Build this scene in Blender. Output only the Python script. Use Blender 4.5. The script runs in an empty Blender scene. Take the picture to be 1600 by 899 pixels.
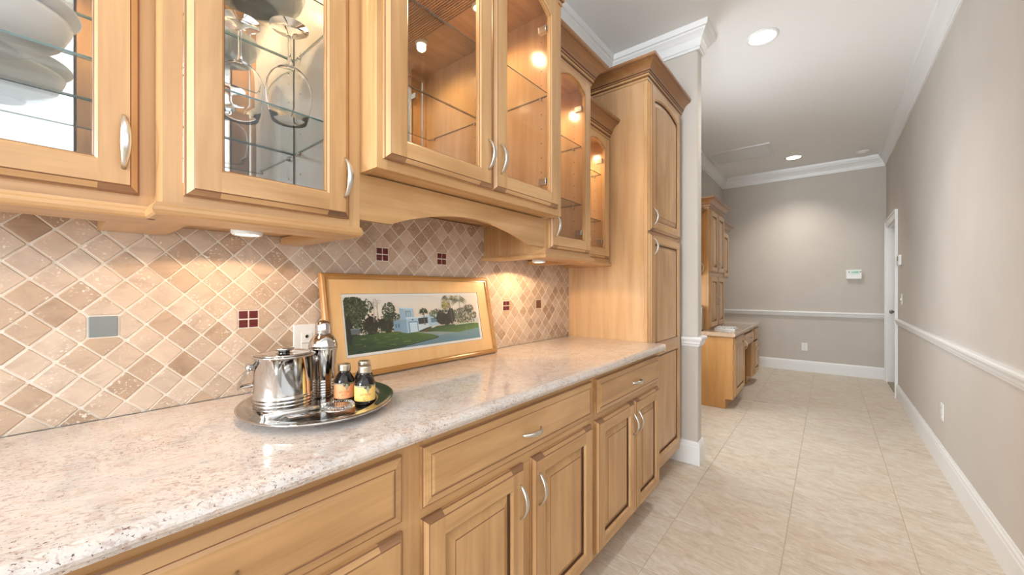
import bpy, bmesh, math, random
from mathutils import Vector
sc = bpy.context.scene
COL = sc.collection
PI = math.pi
rnd = random.Random(7)

# ------------------------------------------------------------------ camera, world, lights, exposure
FPX, HORIZON = 605.5, 452.0
YAW = math.atan2(494.4, 605.5)
CAMX, CAMZ = 1.35, 1.227
cam_d = bpy.data.cameras.new('camera')
cam = bpy.data.objects.new('camera', cam_d)
COL.objects.link(cam)
cam.location = (CAMX, 0, CAMZ)
cam.rotation_euler = (PI / 2, 0, YAW)
cam_d.sensor_fit = 'HORIZONTAL'
cam_d.sensor_width = 36
cam_d.lens = FPX / 1600 * 36
cam_d.shift_y = (HORIZON - 449.5) / 1600
cam_d.clip_start = 0.02
sc.camera = cam

world = bpy.data.worlds.new('sky')
sc.world = world
world.use_nodes = True
wb = world.node_tree.nodes['Background']
wb.inputs['Color'].default_value = (0.95, 0.98, 1.0, 1)
wb.inputs['Strength'].default_value = 1.5

vs = sc.view_settings
vs.view_transform = 'Standard'
vs.look = 'None'
vs.gamma = 1
vs.use_curve_mapping = False
vs.exposure = 0.26
WARM = (1.0, 0.945, 0.87)
PUCKC = (1.0, 0.68, 0.38)
CAN_W, PUCK_W, INNER_W = (66.0, 88.0, 14.0), 4.2, 6.5


def lamp(name, kind, loc, watts, color, **kw):
    d = bpy.data.lights.new(name, kind)
    d.energy = watts
    d.color = color
    for k, v in kw.items():
        setattr(d, k, v)
    o = bpy.data.objects.new(name, d)
    o.location = loc
    COL.objects.link(o)
    return o


def window_light(name, loc, rot, sx, sy, watts, color):
    o = lamp(name, 'AREA', loc, watts, color, shape='RECTANGLE', size=sx, size_y=sy)
    o.rotation_euler = rot
    return o


# daylight coming in through the big window on the right and the glazed door behind the camera
window_light('daylight_right', (2.09, -0.30, 1.90), (0, PI / 2, 0), 1.85, 2.4, 6.5, (0.92, 0.97, 1.0))
window_light('daylight_back', (0.98, -4.73, 1.75), (PI / 2, 0, 0), 1.7, 1.8, 330, (0.89, 0.95, 1.0))
window_light('fill_left', (-0.16, 3.72, 1.55), (0, -PI / 2, 0), 1.5, 1.1, 33, (0.93, 0.97, 1.0))  # fill light for the hall, set at an added, unseen window

# ------------------------------------------------------------------ materials
MAT = {}


class NT:
    def __init__(s, name):
        s.m = bpy.data.materials.new(name)
        s.m.use_nodes = True
        s.t = s.m.node_tree
        s.t.nodes.clear()
        s.out = s.t.nodes.new('ShaderNodeOutputMaterial')

    def n(s, typ, **kw):
        nd = s.t.nodes.new('ShaderNode' + typ)
        for k, v in kw.items():
            if k.startswith('i_'):
                nd.inputs[k[2:].replace('_', ' ')].default_value = v
            else:
                setattr(nd, k, v)
        return nd

    def l(s, a, b):
        s.t.links.new(a, b)

    def bsdf(s, **kw):
        b = s.n('BsdfPrincipled')
        for k, v in kw.items():
            b.inputs[k.replace('_', ' ')].default_value = v
        s.l(b.outputs[0], s.out.inputs[0])
        return b

    def pos(s, scale=(1, 1, 1), rot=(0, 0, 0), jitter=0.0):
        g = s.n('NewGeometry')
        src = g.outputs['Position']
        if jitter:
            oi = s.n('ObjectInfo')
            cb = s.n('CombineXYZ')
            for k, f in enumerate((jitter, jitter * 1.7, jitter * 2.3)):
                mm = s.n('Math', operation='MULTIPLY')
                mm.inputs[1].default_value = f
                s.l(oi.outputs['Random'], mm.inputs[0])
                s.l(mm.outputs[0], cb.inputs[k])
            va = s.n('VectorMath', operation='ADD')
            s.l(src, va.inputs[0])
            s.l(cb.outputs[0], va.inputs[1])
            src = va.outputs[0]
        if any(rot):
            m0 = s.n('Mapping')
            m0.inputs['Rotation'].default_value = rot
            s.l(src, m0.inputs['Vector'])
            src = m0.outputs[0]
        mp = s.n('Mapping')
        mp.inputs['Scale'].default_value = scale
        s.l(src, mp.inputs['Vector'])
        return mp.outputs[0]

    def noise(s, vec, scale, detail=4, rough=0.55, dist=0.0):
        nz = s.n('TexNoise')
        nz.inputs['Scale'].default_value = scale
        nz.inputs['Detail'].default_value = detail
        nz.inputs['Roughness'].default_value = rough
        nz.inputs['Distortion'].default_value = dist
        s.l(vec, nz.inputs['Vector'])
        return nz.outputs['Fac']

    def ramp(s, fac, stops):
        r = s.n('ValToRGB')
        el = r.color_ramp.elements
        while len(el) < len(stops):
            el.new(0.5)
        for e, (p, c) in zip(el, stops):
            e.position = p
            e.color = (c[0], c[1], c[2], 1) if not isinstance(c, (int, float)) else (c, c, c, 1)
        s.l(fac, r.inputs[0])
        return r.outputs[0]

    def mix(s, fac, a, b, mode='MIX'):
        m = s.n('Mix', data_type='RGBA', blend_type=mode)
        for sock, v in ((0, fac), (6, a), (7, b)):
            if isinstance(v, (int, float)):
                m.inputs[sock].default_value = v
            elif isinstance(v, tuple):
                m.inputs[sock].default_value = (v[0], v[1], v[2], 1)
            else:
                s.l(v, m.inputs[sock])
        return m.outputs[2]

    def bump(s, h, bsdf, strength=0.3, dist=0.002):
        b = s.n('Bump')
        b.inputs['Strength'].default_value = strength
        b.inputs['Distance'].default_value = dist
        s.l(h, b.inputs['Height'])
        s.l(b.outputs[0], bsdf.inputs['Normal'])


def plain(key, color, rough=0.5, metal=0.0, **kw):
    t = NT(key)
    t.bsdf(Base_Color=(*color, 1), Roughness=rough, Metallic=metal, **kw)
    MAT[key] = t.m


def wood(key, axis, c_lo, c_mid, c_hi, rough=0.36):
    t = NT(key)
    long_, cross = 1.6, 26.0
    sc_ = [cross, cross, cross]
    sc_['xyz'.index(axis)] = long_
    fine = t.noise(t.pos(tuple(sc_), jitter=3.1), 1.0, 5, 0.6, 0.4)
    sb = [5.0, 5.0, 5.0]
    sb['xyz'.index(axis)] = 1.3
    broad = t.noise(t.pos(tuple(sb), jitter=5.3), 1.0, 3, 0.5, 1.2)
    mixv = t.n('Math', operation='MULTIPLY_ADD')
    t.l(fine, mixv.inputs[0])
    mixv.inputs[1].default_value = 0.5
    half = t.n('Math', operation='MULTIPLY')
    t.l(broad, half.inputs[0])
    half.inputs[1].default_value = 0.5
    t.l(half.outputs[0], mixv.inputs[2])
    col = t.ramp(mixv.outputs[0], [(0.33, c_lo), (0.50, c_mid), (0.65, c_hi)])
    b = t.bsdf(Roughness=rough, Coat_Weight=0.25, Coat_Roughness=0.2)
    t.l(col, b.inputs['Base Color'])
    MAT[key] = t.m


for ax in 'xyz':
    wood('maple_' + ax, ax, (0.39, 0.205, 0.078), (0.535, 0.305, 0.130), (0.645, 0.395, 0.185))
    wood('panel_' + ax, ax, (0.47, 0.265, 0.12), (0.57, 0.34, 0.165), (0.64, 0.40, 0.21), 0.16)
wood('crown_wood', 'y', (0.24, 0.108, 0.038), (0.31, 0.145, 0.053), (0.37, 0.18, 0.07))
wood('end_grain', 'y', (0.13, 0.060, 0.028), (0.26, 0.125, 0.055), (0.42, 0.235, 0.11))
wood('frame_wood', 'y', (0.36, 0.165, 0.042), (0.45, 0.215, 0.058), (0.52, 0.26, 0.075), 0.3)
wood('mat_wood', 'z', (0.86, 0.50, 0.20), (0.90, 0.55, 0.235), (0.93, 0.60, 0.27), 0.5)
wood('desk_side', 'z', (0.44, 0.20, 0.055), (0.52, 0.255, 0.08), (0.58, 0.30, 0.10))
plain('side_glare', (0.80, 0.775, 0.75), 0.2)  # daylight glare on the inner cabinet sides, put into a pale base colour
plain('glaze', (0.10, 0.040, 0.020), 0.45)
plain('groove', (0.22, 0.10, 0.045), 0.45)
plain('trim_white', (0.80, 0.80, 0.79), 0.35)
plain('ceiling_paint', (0.86, 0.855, 0.845), 0.9)
plain('white_plastic', (0.80, 0.79, 0.76), 0.35)
plain('dark_slot', (0.03, 0.03, 0.03), 0.6)
plain('nickel', (0.66, 0.645, 0.61), 0.32, 1.0)
plain('steel', (0.60, 0.59, 0.58), 0.07, 1.0)
plain('steel_brushed', (0.70, 0.69, 0.67), 0.22, 1.0)
plain('tray_metal', (0.50, 0.485, 0.465), 0.12, 1.0)
plain('chrome_dark', (0.35, 0.32, 0.29), 0.3, 1.0)
plain('mirror', (0.86, 0.87, 0.86), 0.015, 1.0)
plain('grout', (0.76, 0.70, 0.62), 0.85)
plain('floor_grout', (0.52, 0.43, 0.31), 0.9)
plain('red_glass', (0.115, 0.012, 0.012), 0.12)
plain('grey_glass', (0.21, 0.235, 0.235), 0.15)
plain('brown_glass', (0.15, 0.062, 0.035), 0.2)
plain('bottle_glass', (0.010, 0.007, 0.006), 0.05)
plain('label_orange', (0.85, 0.36, 0.16), 0.55)
plain('label_yellow', (0.86, 0.56, 0.16), 0.55)
plain('label_band', (0.30, 0.27, 0.19), 0.5)
plain('label_ink', (0.05, 0.04, 0.02), 0.5)
plain('label_red', (0.55, 0.12, 0.04), 0.5)
plain('cap_metal', (0.62, 0.57, 0.47), 0.3, 1.0)
plain('porcelain', (0.60, 0.62, 0.62), 0.2)
plain('mat_white', (0.82, 0.80, 0.76), 0.8)
plain('black_plastic', (0.008, 0.008, 0.010), 0.25)
plain('screen_green', (0.02, 0.16, 0.07), 0.2)
plain('screen_frame', (0.55, 0.80, 0.62), 0.4)
plain('threshold', (0.30, 0.26, 0.20), 0.6)
plain('door_paint', (0.72, 0.73, 0.73), 0.35)
plain('wire', (0.20, 0.18, 0.16), 0.4, 0.6)
plain('shelf_edge_green', (0.085, 0.17, 0.16), 0.15)
plain('shelf_edge_dark', (0.10, 0.085, 0.06), 0.15)
plain('pebble', (0.72, 0.70, 0.68), 0.4)
plain('paper', (0.80, 0.79, 0.77), 0.6)


def emit(key, color, strength):
    t = NT(key)
    e = t.n('Emission')
    e.inputs[0].default_value = (*color, 1)
    e.inputs[1].default_value = strength
    t.l(e.outputs[0], t.out.inputs[0])
    MAT[key] = t.m


emit('lamp_white', (1.0, 0.95, 0.88), 14)
emit('lamp_warm', (1.0, 0.80, 0.55), 14)


def thin_glass(key, tint, ior, rough=0.0, boost=0.0):
    t = NT(key)
    tr = t.n('BsdfTransparent')
    tr.inputs[0].default_value = (*tint, 1)
    gl = t.n('BsdfGlossy')
    gl.inputs['Roughness'].default_value = rough
    f0 = 1.7 * ((ior - 1) / (ior + 1)) ** 2 + boost
    lw = t.n('LayerWeight')
    pw = t.n('Math', operation='POWER')
    t.l(lw.outputs['Facing'], pw.inputs[0])
    pw.inputs[1].default_value = 5.0
    ad = t.n('Math', operation='MULTIPLY_ADD', use_clamp=True)
    t.l(pw.outputs[0], ad.inputs[0])
    ad.inputs[1].default_value = 1 - f0
    ad.inputs[2].default_value = f0
    mx = t.n('MixShader')
    t.l(ad.outputs[0], mx.inputs[0])
    t.l(tr.outputs[0], mx.inputs[1])
    t.l(gl.outputs[0], mx.inputs[2])
    t.l(mx.outputs[0], t.out.inputs[0])
    MAT[key] = t.m


thin_glass('pane', (0.985, 0.99, 0.985), 1.45)
thin_glass('shelf_glass', (0.95, 0.98, 0.97), 1.5)
thin_glass('stem_glass', (0.985, 0.985, 0.985), 1.5, 0.01, 0.09)
thin_glass('window_glass', (0.98, 0.99, 1.0), 1.3)


def wall_mat(key, c1, c2):
    t = NT(key)
    f = t.noise(t.pos((1, 1, 1)), 2.2, 3)
    weave = t.noise(t.pos((260, 260, 30)), 1.0, 2)
    col = t.ramp(f, [(0.35, c1), (0.65, c2)])
    b = t.bsdf(Roughness=0.75)
    t.l(col, b.inputs['Base Color'])
    t.bump(weave, b, 0.05, 0.001)
    MAT[key] = t.m


tt_ = NT('stem_glass')
tt_.bsdf(Base_Color=(1, 1, 1, 1), Roughness=0.0, IOR=1.13, Transmission_Weight=1.0)
MAT['stem_glass'] = tt_.m


wall_mat('wall_beige', (0.55, 0.505, 0.452), (0.575, 0.53, 0.476))


def granite(key, base, warm, grey, dark):
    t = NT(key)
    v = t.pos((1, 1, 1), (0, 0, 0.5))
    vs_ = t.pos((34, 15, 26), (0, 0, 0.55))
    streak = t.noise(vs_, 1.0, 8, 0.72, 1.2)
    blotch = t.noise(v, 6.0, 6, 0.65, 1.0)
    col = t.ramp(streak, [(0.34, grey), (0.43, base), (0.53, base), (0.60, warm), (0.66, base), (0.74, grey)])
    col2 = t.ramp(blotch, [(0.36, grey), (0.46, base), (0.56, (base[0] * 1.06, base[1] * 1.07, base[2] * 1.08)), (0.66, warm)])
    c = t.mix(0.45, col, col2)
    veins = t.noise(t.pos((150, 80, 130), (0, 0, 0.5)), 1.0, 4, 0.7, 0.5)
    vm = t.ramp(veins, [(0.50, 0.0), (0.64, 0.7)])
    area2 = t.ramp(t.noise(t.pos((12, 6, 9), (0, 0, 0.6)), 1.0, 3), [(0.40, 0.15), (0.58, 1.0)])
    c = t.mix(t.mix(1.0, vm, area2, 'MULTIPLY'), c, (0.37, 0.235, 0.175))
    sp = t.noise(t.pos((270, 210, 250), (0, 0, 0.4)), 1.0, 3, 0.6)
    spots = t.ramp(sp, [(0.62, 0.0), (0.66, 1.0)])
    area = t.noise(t.pos((9, 4, 9)), 1.0, 3)
    dens = t.ramp(area, [(0.38, 0.2), (0.55, 1.0)])
    c = t.mix(t.mix(1.0, spots, dens, 'MULTIPLY'), c, dark)
    light = t.ramp(t.noise(t.pos((60, 40, 50)), 1.0, 4, 0.7), [(0.58, 0.0), (0.68, 0.5)])
    c = t.mix(light, c, (0.78, 0.74, 0.71))
    b = t.bsdf(Roughness=0.11, Coat_Weight=0.3, Coat_Roughness=0.05)
    t.l(c, b.inputs['Base Color'])
    MAT[key] = t.m


granite('granite', (0.66, 0.60, 0.555), (0.58, 0.43, 0.335), (0.45, 0.43, 0.425), (0.13, 0.07, 0.06))
granite('granite_tan', (0.55, 0.40, 0.27), (0.48, 0.27, 0.14), (0.38, 0.29, 0.21), (0.10, 0.05, 0.03))


def travertine(key, island):
    t = NT(key)
    if island:
        r = t.n('NewGeometry').outputs['Random Per Island']
    else:
        r = t.n('ObjectInfo').outputs['Random']
    base = t.ramp(r, [(0.0, (0.40, 0.275, 0.185)), (0.16, (0.475, 0.34, 0.24)), (0.42, (0.55, 0.415, 0.31)),
                      (0.64, (0.595, 0.46, 0.355)), (0.85, (0.61, 0.49, 0.39)), (1.0, (0.45, 0.33, 0.24))])
    cloud = t.noise(t.pos((14, 14, 22), jitter=4.0), 1.0, 5, 0.6, 0.8)
    cl = t.ramp(cloud, [(0.3, (0.82, 0.78, 0.74)), (0.5, (1, 1, 1)), (0.72, (1.13, 1.12, 1.10))])
    c = t.mix(1.0, base, cl, 'MULTIPLY')
    pit = t.noise(t.pos((150, 150, 180), jitter=6.0), 1.0, 3, 0.55)
    zone = t.noise(t.pos((16, 16, 16), jitter=2.0), 1.0, 2)
    pm = t.mix(1.0, t.ramp(pit, [(0.585, 0.0), (0.64, 1.0)]), t.ramp(zone, [(0.46, 0.0), (0.62, 0.9)]), 'MULTIPLY')
    c = t.mix(pm, c, (0.80, 0.72, 0.63))
    b = t.bsdf(Roughness=0.55)
    t.l(c, b.inputs['Base Color'])
    h = t.mix(0.5, pm, cloud)
    t.bump(h, b, 0.25, 0.0015)
    MAT[key] = t.m


travertine('travertine', False)
travertine('travertine_rest', True)


def floor_mat():
    t = NT('floor_tile')
    v = t.pos((6.5, 15, 5), (0, 0, 0.2), jitter=3.0)
    a = t.noise(v, 1.0, 8, 0.72, 1.6)
    bz = t.noise(t.pos((1.6, 2.2, 1), jitter=4.0), 1.0, 4, 0.6)
    c1 = t.ramp(a, [(0.32, (0.44, 0.335, 0.235)), (0.48, (0.59, 0.505, 0.405)), (0.60, (0.68, 0.62, 0.54))])
    c2 = t.ramp(bz, [(0.35, (0.60, 0.545, 0.47)), (0.55, (0.63, 0.55, 0.45)), (0.72, (0.62, 0.47, 0.32))])
    c = t.mix(0.33, c1, c2)
    fine = t.noise(t.pos((24, 85, 30), (0, 0, 0.25), jitter=3.0), 1.0, 4, 0.6)
    c = t.mix(1.0, c, t.ramp(fine, [(0.3, (0.92, 0.90, 0.88)), (0.6, (1.03, 1.03, 1.03))]), 'MULTIPLY')
    b = t.bsdf(Roughness=0.42)
    t.l(c, b.inputs['Base Color'])
    t.bump(fine, b, 0.06, 0.001)
    MAT['floor_tile'] = t.m


floor_mat()


def vcol():
    t = NT('photo_print')
    a = t.n('VertexColor', layer_name='Col')
    b = t.bsdf(Roughness=0.35)
    t.l(a.outputs[0], b.inputs['Base Color'])
    MAT['photo_print'] = t.m


vcol()


# ------------------------------------------------------------------ mesh builder
class G:
    def __init__(s):
        s.v, s.f, s.m, s.sm = [], [], [], []
        s.keys = []

    def k(s, key):
        if key not in s.keys:
            s.keys.append(key)
        return s.keys.index(key)

    def face(s, pts, key, smooth=False):
        i = len(s.v)
        s.v += [tuple(p) for p in pts]
        s.f.append(tuple(range(i, i + len(pts))))
        s.m.append(s.k(key))
        s.sm.append(smooth)

    def grid(s, rows, key, closed_u=False, smooth=False, keys=None):
        """rows: list of equally long point rows; shared vertices so that it can be smooth"""
        i0, n = len(s.v), len(rows[0])
        for r in rows:
            s.v += [tuple(p) for p in r]
        for a in range(len(rows) - 1):
            for b in range(n if closed_u else n - 1):
                b2 = (b + 1) % n
                s.f.append((i0 + a * n + b, i0 + a * n + b2, i0 + (a + 1) * n + b2, i0 + (a + 1) * n + b))
                kk = keys(a, b) if callable(keys) else (keys[a] if keys else key)
                s.m.append(s.k(kk))
                s.sm.append(smooth)

    def box(s, x0, x1, y0, y1, z0, z1, key, bev=0.0, keys=None):
        keys = keys or {}
        if bev:
            return s.bbox(x0, x1, y0, y1, z0, z1, key, bev)
        p = [(x, y, z) for x in (x0, x1) for y in (y0, y1) for z in (z0, z1)]
        for nm, q in (('-x', (0, 1, 3, 2)), ('+x', (4, 6, 7, 5)), ('-y', (0, 4, 5, 1)), ('+y', (2, 3, 7, 6)), ('-z', (0, 2, 6, 4)), ('+z', (1, 5, 7, 3))):
            s.face([p[j] for j in q], keys.get(nm, key))

    def bbox(s, x0, x1, y0, y1, z0, z1, key, b):
        bm = bmesh.new()
        bmesh.ops.create_cube(bm, size=1)
        for v in bm.verts:
            v.co = ((x0 + x1) / 2 + v.co.x * (x1 - x0), (y0 + y1) / 2 + v.co.y * (y1 - y0), (z0 + z1) / 2 + v.co.z * (z1 - z0))
        bmesh.ops.bevel(bm, geom=bm.edges[:], offset=b, segments=2, profile=0.5, affect='EDGES')
        i0 = len(s.v)
        bm.verts.index_update()
        s.v += [tuple(v.co) for v in bm.verts]
        for f in bm.faces:
            s.f.append(tuple(i0 + v.index for v in f.verts))
            s.m.append(s.k(key))
            s.sm.append(False)
        bm.free()

    def lathe(s, prof, c, key, seg=32, keys=None, smooth=True, axis='z', sx=1.0, sy=1.0, rot=0.0):
        rows = []
        for r, h in prof:
            row = []
            for i in range(seg):
                a = 2 * PI * i / seg
                u, w = r * math.cos(a) * sx, r * math.sin(a) * sy
                u, w = u * math.cos(rot) - w * math.sin(rot), u * math.sin(rot) + w * math.cos(rot)
                if axis == 'z':
                    row.append((c[0] + u, c[1] + w, c[2] + h))
                elif axis == 'x':
                    row.append((c[0] + h, c[1] + u, c[2] + w))
                else:
                    row.append((c[0] + u, c[1] + h, c[2] + w))
            rows.append(row)
        s.grid(rows, key, closed_u=True, smooth=smooth, keys=keys)
        for row, r in ((rows[0], prof[0][0]), (rows[-1], prof[-1][0])):
            if r > 1e-5:
                s.face(row, key)

    def tube(s, path, ra, rb, key, seg=10, up=(1, 0, 0)):
        """elliptic tube; ra/rb lists or numbers: half width across 'up' and along 'up'"""
        pts = [Vector(p) for p in path]
        n = len(pts)
        rows = []
        for i, p in enumerate(pts):
            d = (pts[min(i + 1, n - 1)] - pts[max(i - 1, 0)]).normalized()
            u = Vector(up)
            side = d.cross(u)
            if side.length < 1e-4:
                side = d.cross(Vector((0, 0.3, 1)))
            side.normalize()
            u = side.cross(d).normalized()
            a = ra[i] if isinstance(ra, (list, tuple)) else ra
            b = rb[i] if isinstance(rb, (list, tuple)) else rb
            rows.append([p + side * (a * math.cos(t)) + u * (b * math.sin(t)) for t in [2 * PI * j / seg for j in range(seg)]])
        s.grid(rows, key, closed_u=True, smooth=True)
        s.face(rows[0], key)
        s.face(rows[-1], key)

    def sweep(s, prof, path, side, key, keys=None, closed=False, caps=True):
        """prof: [(outward offset, z)], path: [(x, y)] in plan, side: +1 outward is to the right of travel"""
        P = [Vector((a, b)) for a, b in path]
        n = len(P)
        nor = []
        for i in range(n if closed else n - 1):
            d = (P[(i + 1) % n] - P[i]).normalized()
            nor.append(Vector((d.y, -d.x)) * side)
        rows = []
        for i in range(n):
            if closed:
                a, b = nor[i - 1], nor[i]
            else:
                a, b = nor[max(i - 1, 0)], nor[min(i, n - 2)]
            mt = (a + b) / (1 + a.dot(b))
            rows.append([(P[i].x + mt.x * o, P[i].y + mt.y * o, z) for o, z in prof])
        if closed:
            rows.append(rows[0])
        for i in range(len(rows) - 1):
            for j in range(len(prof) - 1):
                s.face([rows[i][j], rows[i + 1][j], rows[i + 1][j + 1], rows[i][j + 1]], keys[j] if keys else key)
        if caps and not closed:
            s.face(rows[0], key)
            s.face(rows[-1], key)

    def prism(s, poly, x0, x1, key, plane='yz'):
        def p3(a, b, c):
            return {'yz': (c, a, b), 'xz': (a, c, b), 'xy': (a, b, c)}[plane]
        n = len(poly)
        s.face([p3(a, b, x0) for a, b in poly], key)
        s.face([p3(a, b, x1) for a, b in poly], key)
        for i in range(n):
            (a, b), (c, d) = poly[i], poly[(i + 1) % n]
            s.face([p3(a, b, x0), p3(c, d, x0), p3(c, d, x1), p3(a, b, x1)], key)


ROOT = {}


def link(name, g, parent=None, label=None, kind=None):
    """one mesh object; vertices were given in world space, the object hangs under its thing's Empty"""
    me = bpy.data.meshes.new(name)
    base = Vector((0, 0, 0))
    p = parent
    while p is not None:
        base += p.location
        p = p.parent
    if parent is None:
        n = len(g.v)
        lo = [min(v[i] for v in g.v) for i in range(3)]
        hi = [max(v[i] for v in g.v) for i in range(3)]
        base = Vector(((lo[0] + hi[0]) / 2, (lo[1] + hi[1]) / 2, lo[2]))
    me.from_pydata([(v[0] - base.x, v[1] - base.y, v[2] - base.z) for v in g.v], [], g.f)
    for k in g.keys:
        me.materials.append(MAT[k])
    me.polygons.foreach_set('material_index', g.m)
    me.polygons.foreach_set('use_smooth', g.sm)
    bm = bmesh.new()
    bm.from_mesh(me)
    bmesh.ops.remove_doubles(bm, verts=bm.verts[:], dist=1e-6)
    bmesh.ops.recalc_face_normals(bm, faces=bm.faces[:])
    bm.to_mesh(me)
    bm.free()
    me.update()
    o = bpy.data.objects.new(name, me)
    COL.objects.link(o)
    if parent is not None:
        o.parent = parent
    else:
        o.location = base
    if label:
        o['label'] = label
    if kind:
        o['kind'] = kind
    return o


def thing(name, label, cat, loc, group=None):
    o = bpy.data.objects.new(name, None)
    COL.objects.link(o)
    o.location = loc
    o.empty_display_size = 0.05
    o['label'] = label
    o['category'] = cat
    if group:
        o['group'] = group
    return o


def tag(o, label, cat, group=None):
    o['label'] = label
    o['category'] = cat
    if group:
        o['group'] = group
    return o


def structure(name, g, label=None, cat='structure'):
    o = link(name, g)
    o['kind'] = 'structure'
    if label:
        o['label'] = label
    o['category'] = cat
    return o


# ------------------------------------------------------------------ room shell
ZC = 3.05          # ceiling
XR = 1.955         # right wall
YF = 7.25          # far wall
XL = -0.02         # left wall
YB = -4.6          # wall behind the camera
T = 0.12

g = G()
LY0, LY1, LZ0, LZ1 = 3.16, 4.30, 0.80, 2.30     # added opening in the left wall, unseen, to let fill light into the hall
for a, b, z0, z1 in ((YB, LY0, 0, ZC), (LY0, LY1, 0, LZ0), (LY0, LY1, LZ1, ZC), (LY1, YF + T, 0, ZC)):
    g.box(XL - T, XL, a, b, z0, z1, 'wall_beige')
structure('wall_left', g, 'beige painted wall behind the wall cabinets and the desk', 'wall')

g = G()
# free-standing end of the partition beyond the tall cabinet, with rounded corners
YS0, YS1, XS = 2.912, 3.022, 0.645
r = 0.018
poly = [(XL, YS0), (XS - r, YS0)]
for i in range(1, 5):
    a = -PI / 2 + PI / 2 * i / 4
    poly.append((XS - r + r * math.cos(a), YS0 + r + r * math.sin(a)))
for i in range(0, 5):
    a = PI / 2 * i / 4
    poly.append((XS - r + r * math.cos(a), YS1 - r + r * math.sin(a)))
poly.append((XL, YS1))
g.prism(poly, 0.0, ZC, 'wall_beige', 'xy')
structure('wall_middle', g, 'pale stub wall end beside the tall pantry cabinet', 'wall')

g = G()
g.box(XL - T, XR + T, YF, YF + T, 0, ZC, 'wall_beige')
structure('wall_far', g, 'beige wall at the end of the hall with keypad and outlet', 'wall')

DY0, DY1, DZ = 6.20, 7.075, 2.04        # door opening in the right wall
WY0, WY1, WZ0, WZ1 = -1.55, 1.00, 0.95, 2.84
g = G()
for a, b, z0, z1 in ((YB, WY0, 0, ZC), (WY0, WY1, 0, WZ0), (WY0, WY1, WZ1, ZC), (WY1, DY0, 0, ZC), (DY0, DY1, DZ, ZC), (DY1, YF, 0, ZC)):
    g.box(XR, XR + T, a, b, z0, z1, 'wall_beige')
structure('wall_right', g, 'long beige wall along the right side of the hall', 'wall')

BX0, BX1, BZ0, BZ1 = 0.10, 1.86, 0.85, 2.65
g = G()
for a, b, z0, z1 in ((XL - T, BX0, 0, ZC), (BX0, BX1, BZ1, ZC), (BX0, BX1, 0, BZ0), (BX1, XR + T, 0, ZC)):
    g.box(a, b, YB - T, YB, z0, z1, 'wall_beige')
structure('wall_back', g, 'beige wall behind the camera around a window', 'wall')

g = G()
g.box(XL - T, XR + T, YB - T, YF + T, ZC, ZC + 0.1, 'ceiling_paint')
structure('ceiling', g, 'flat pale ceiling over the hall', 'ceiling')

# floor with its tiles
g = G()
g.box(XL - T, XR + T, YB - T, YF + T, -0.08, -0.003, 'floor_grout')
floor = structure('floor', g, 'beige stone-look tiled floor of the hall', 'floor')
xs = [XL] + [0.243, 0.715, 1.187, 1.659] + [XR]
ys = [YB] + [1.687 + 0.4632 * k for k in range(-14, 13) if YB + 0.1 < 1.687 + 0.4632 * k < YF - 0.05] + [YF]
gj = 0.0016
for a, b in zip(xs, xs[1:]):
    for c, d in zip(ys, ys[1:]):
        g = G()
        bv, top = 0.0025, rnd.uniform(-0.0004, 0.0003)
        x0, x1, y0, y1 = a + gj, b - gj, c + gj, d - gj
        lo = [(x0, y0, -0.004), (x1, y0, -0.004), (x1, y1, -0.004), (x0, y1, -0.004)]
        mid = [(p[0], p[1], top - 0.001) for p in lo]
        hi = [(x0 + bv, y0 + bv, top), (x1 - bv, y0 + bv, top), (x1 - bv, y1 - bv, top), (x0 + bv, y1 - bv, top)]
        for A, B in ((lo, mid), (mid, hi)):
            for i in range(4):
                j = (i + 1) % 4
                g.face([A[i], A[j], B[j], B[i]], 'floor_tile')
        g.face(hi, 'floor_tile')
        link('floor_tile', g, floor)

# baseboards, chair rails and crown mouldings
BASE = [(0, 0), (0.016, 0), (0.016, 0.122), (0.013, 0.130), (0.013, 0.143), (0.008, 0.150), (0.006, 0.160), (0, 0.160)]
RAIL = [(0, 0.826), (0.009, 0.826), (0.011, 0.838), (0.018, 0.846), (0.019, 0.860), (0.027, 0.868), (0.031, 0.878), (0.030, 0.887), (0.022, 0.893), (0, 0.893)]
CROWN = [(0, 2.895), (0.012, 2.895), (0.014, 2.910), (0.020, 2.914), (0.024, 2.935), (0.034, 2.960), (0.050, 2.985), (0.062, 3.000),
         (0.064, 3.010), (0.074, 3.014), (0.078, 3.030), (0.082, 3.0495), (0, 3.0495)]


def moulding(name, prof, path, side, label, cat):
    gg = G()
    gg.sweep(prof, path, side, 'trim_white')
    return structure(name, gg, label, cat)


D6 = DY0 - 0.09
moulding('baseboard_right', BASE, [(XR, 0.0 + YB + 0.001), (XR, D6)], -1, 'tall white baseboard along the right wall', 'baseboard')
moulding('baseboard_far', BASE, [(0.0, YF), (XR, YF)], 1, 'tall white baseboard along the far wall', 'baseboard')
moulding('baseboard_middle', BASE, [(XL + 0.45, YS0), (XS, YS0), (XS, YS1), (XL, YS1)], 1, 'white baseboard wrapping the stub wall end', 'baseboard')
moulding('trim_1', RAIL, [(XR, 0.0 + YB + 0.001), (XR, D6)], -1, 'white chair rail along the right wall', 'chair rail')
moulding('trim_2', RAIL, [(0.0, YF), (XR, YF)], 1, 'white chair rail across the far wall', 'chair rail')
moulding('trim_3', RAIL, [(XL + 0.56, YS0), (XS, YS0), (XS, YS1), (XL, YS1)], 1, 'short white chair rail wrapping the stub wall end', 'chair rail')
moulding('trim_4', CROWN, [(XR, YB), (XR, YF), (XL, YF), (XL, YS1), (XS, YS1), (XS, YS0), (XL, YS0), (XL, YB), (XR, YB)][:8], -1, 'white crown moulding running round the ceiling edge', 'crown moulding')

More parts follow.
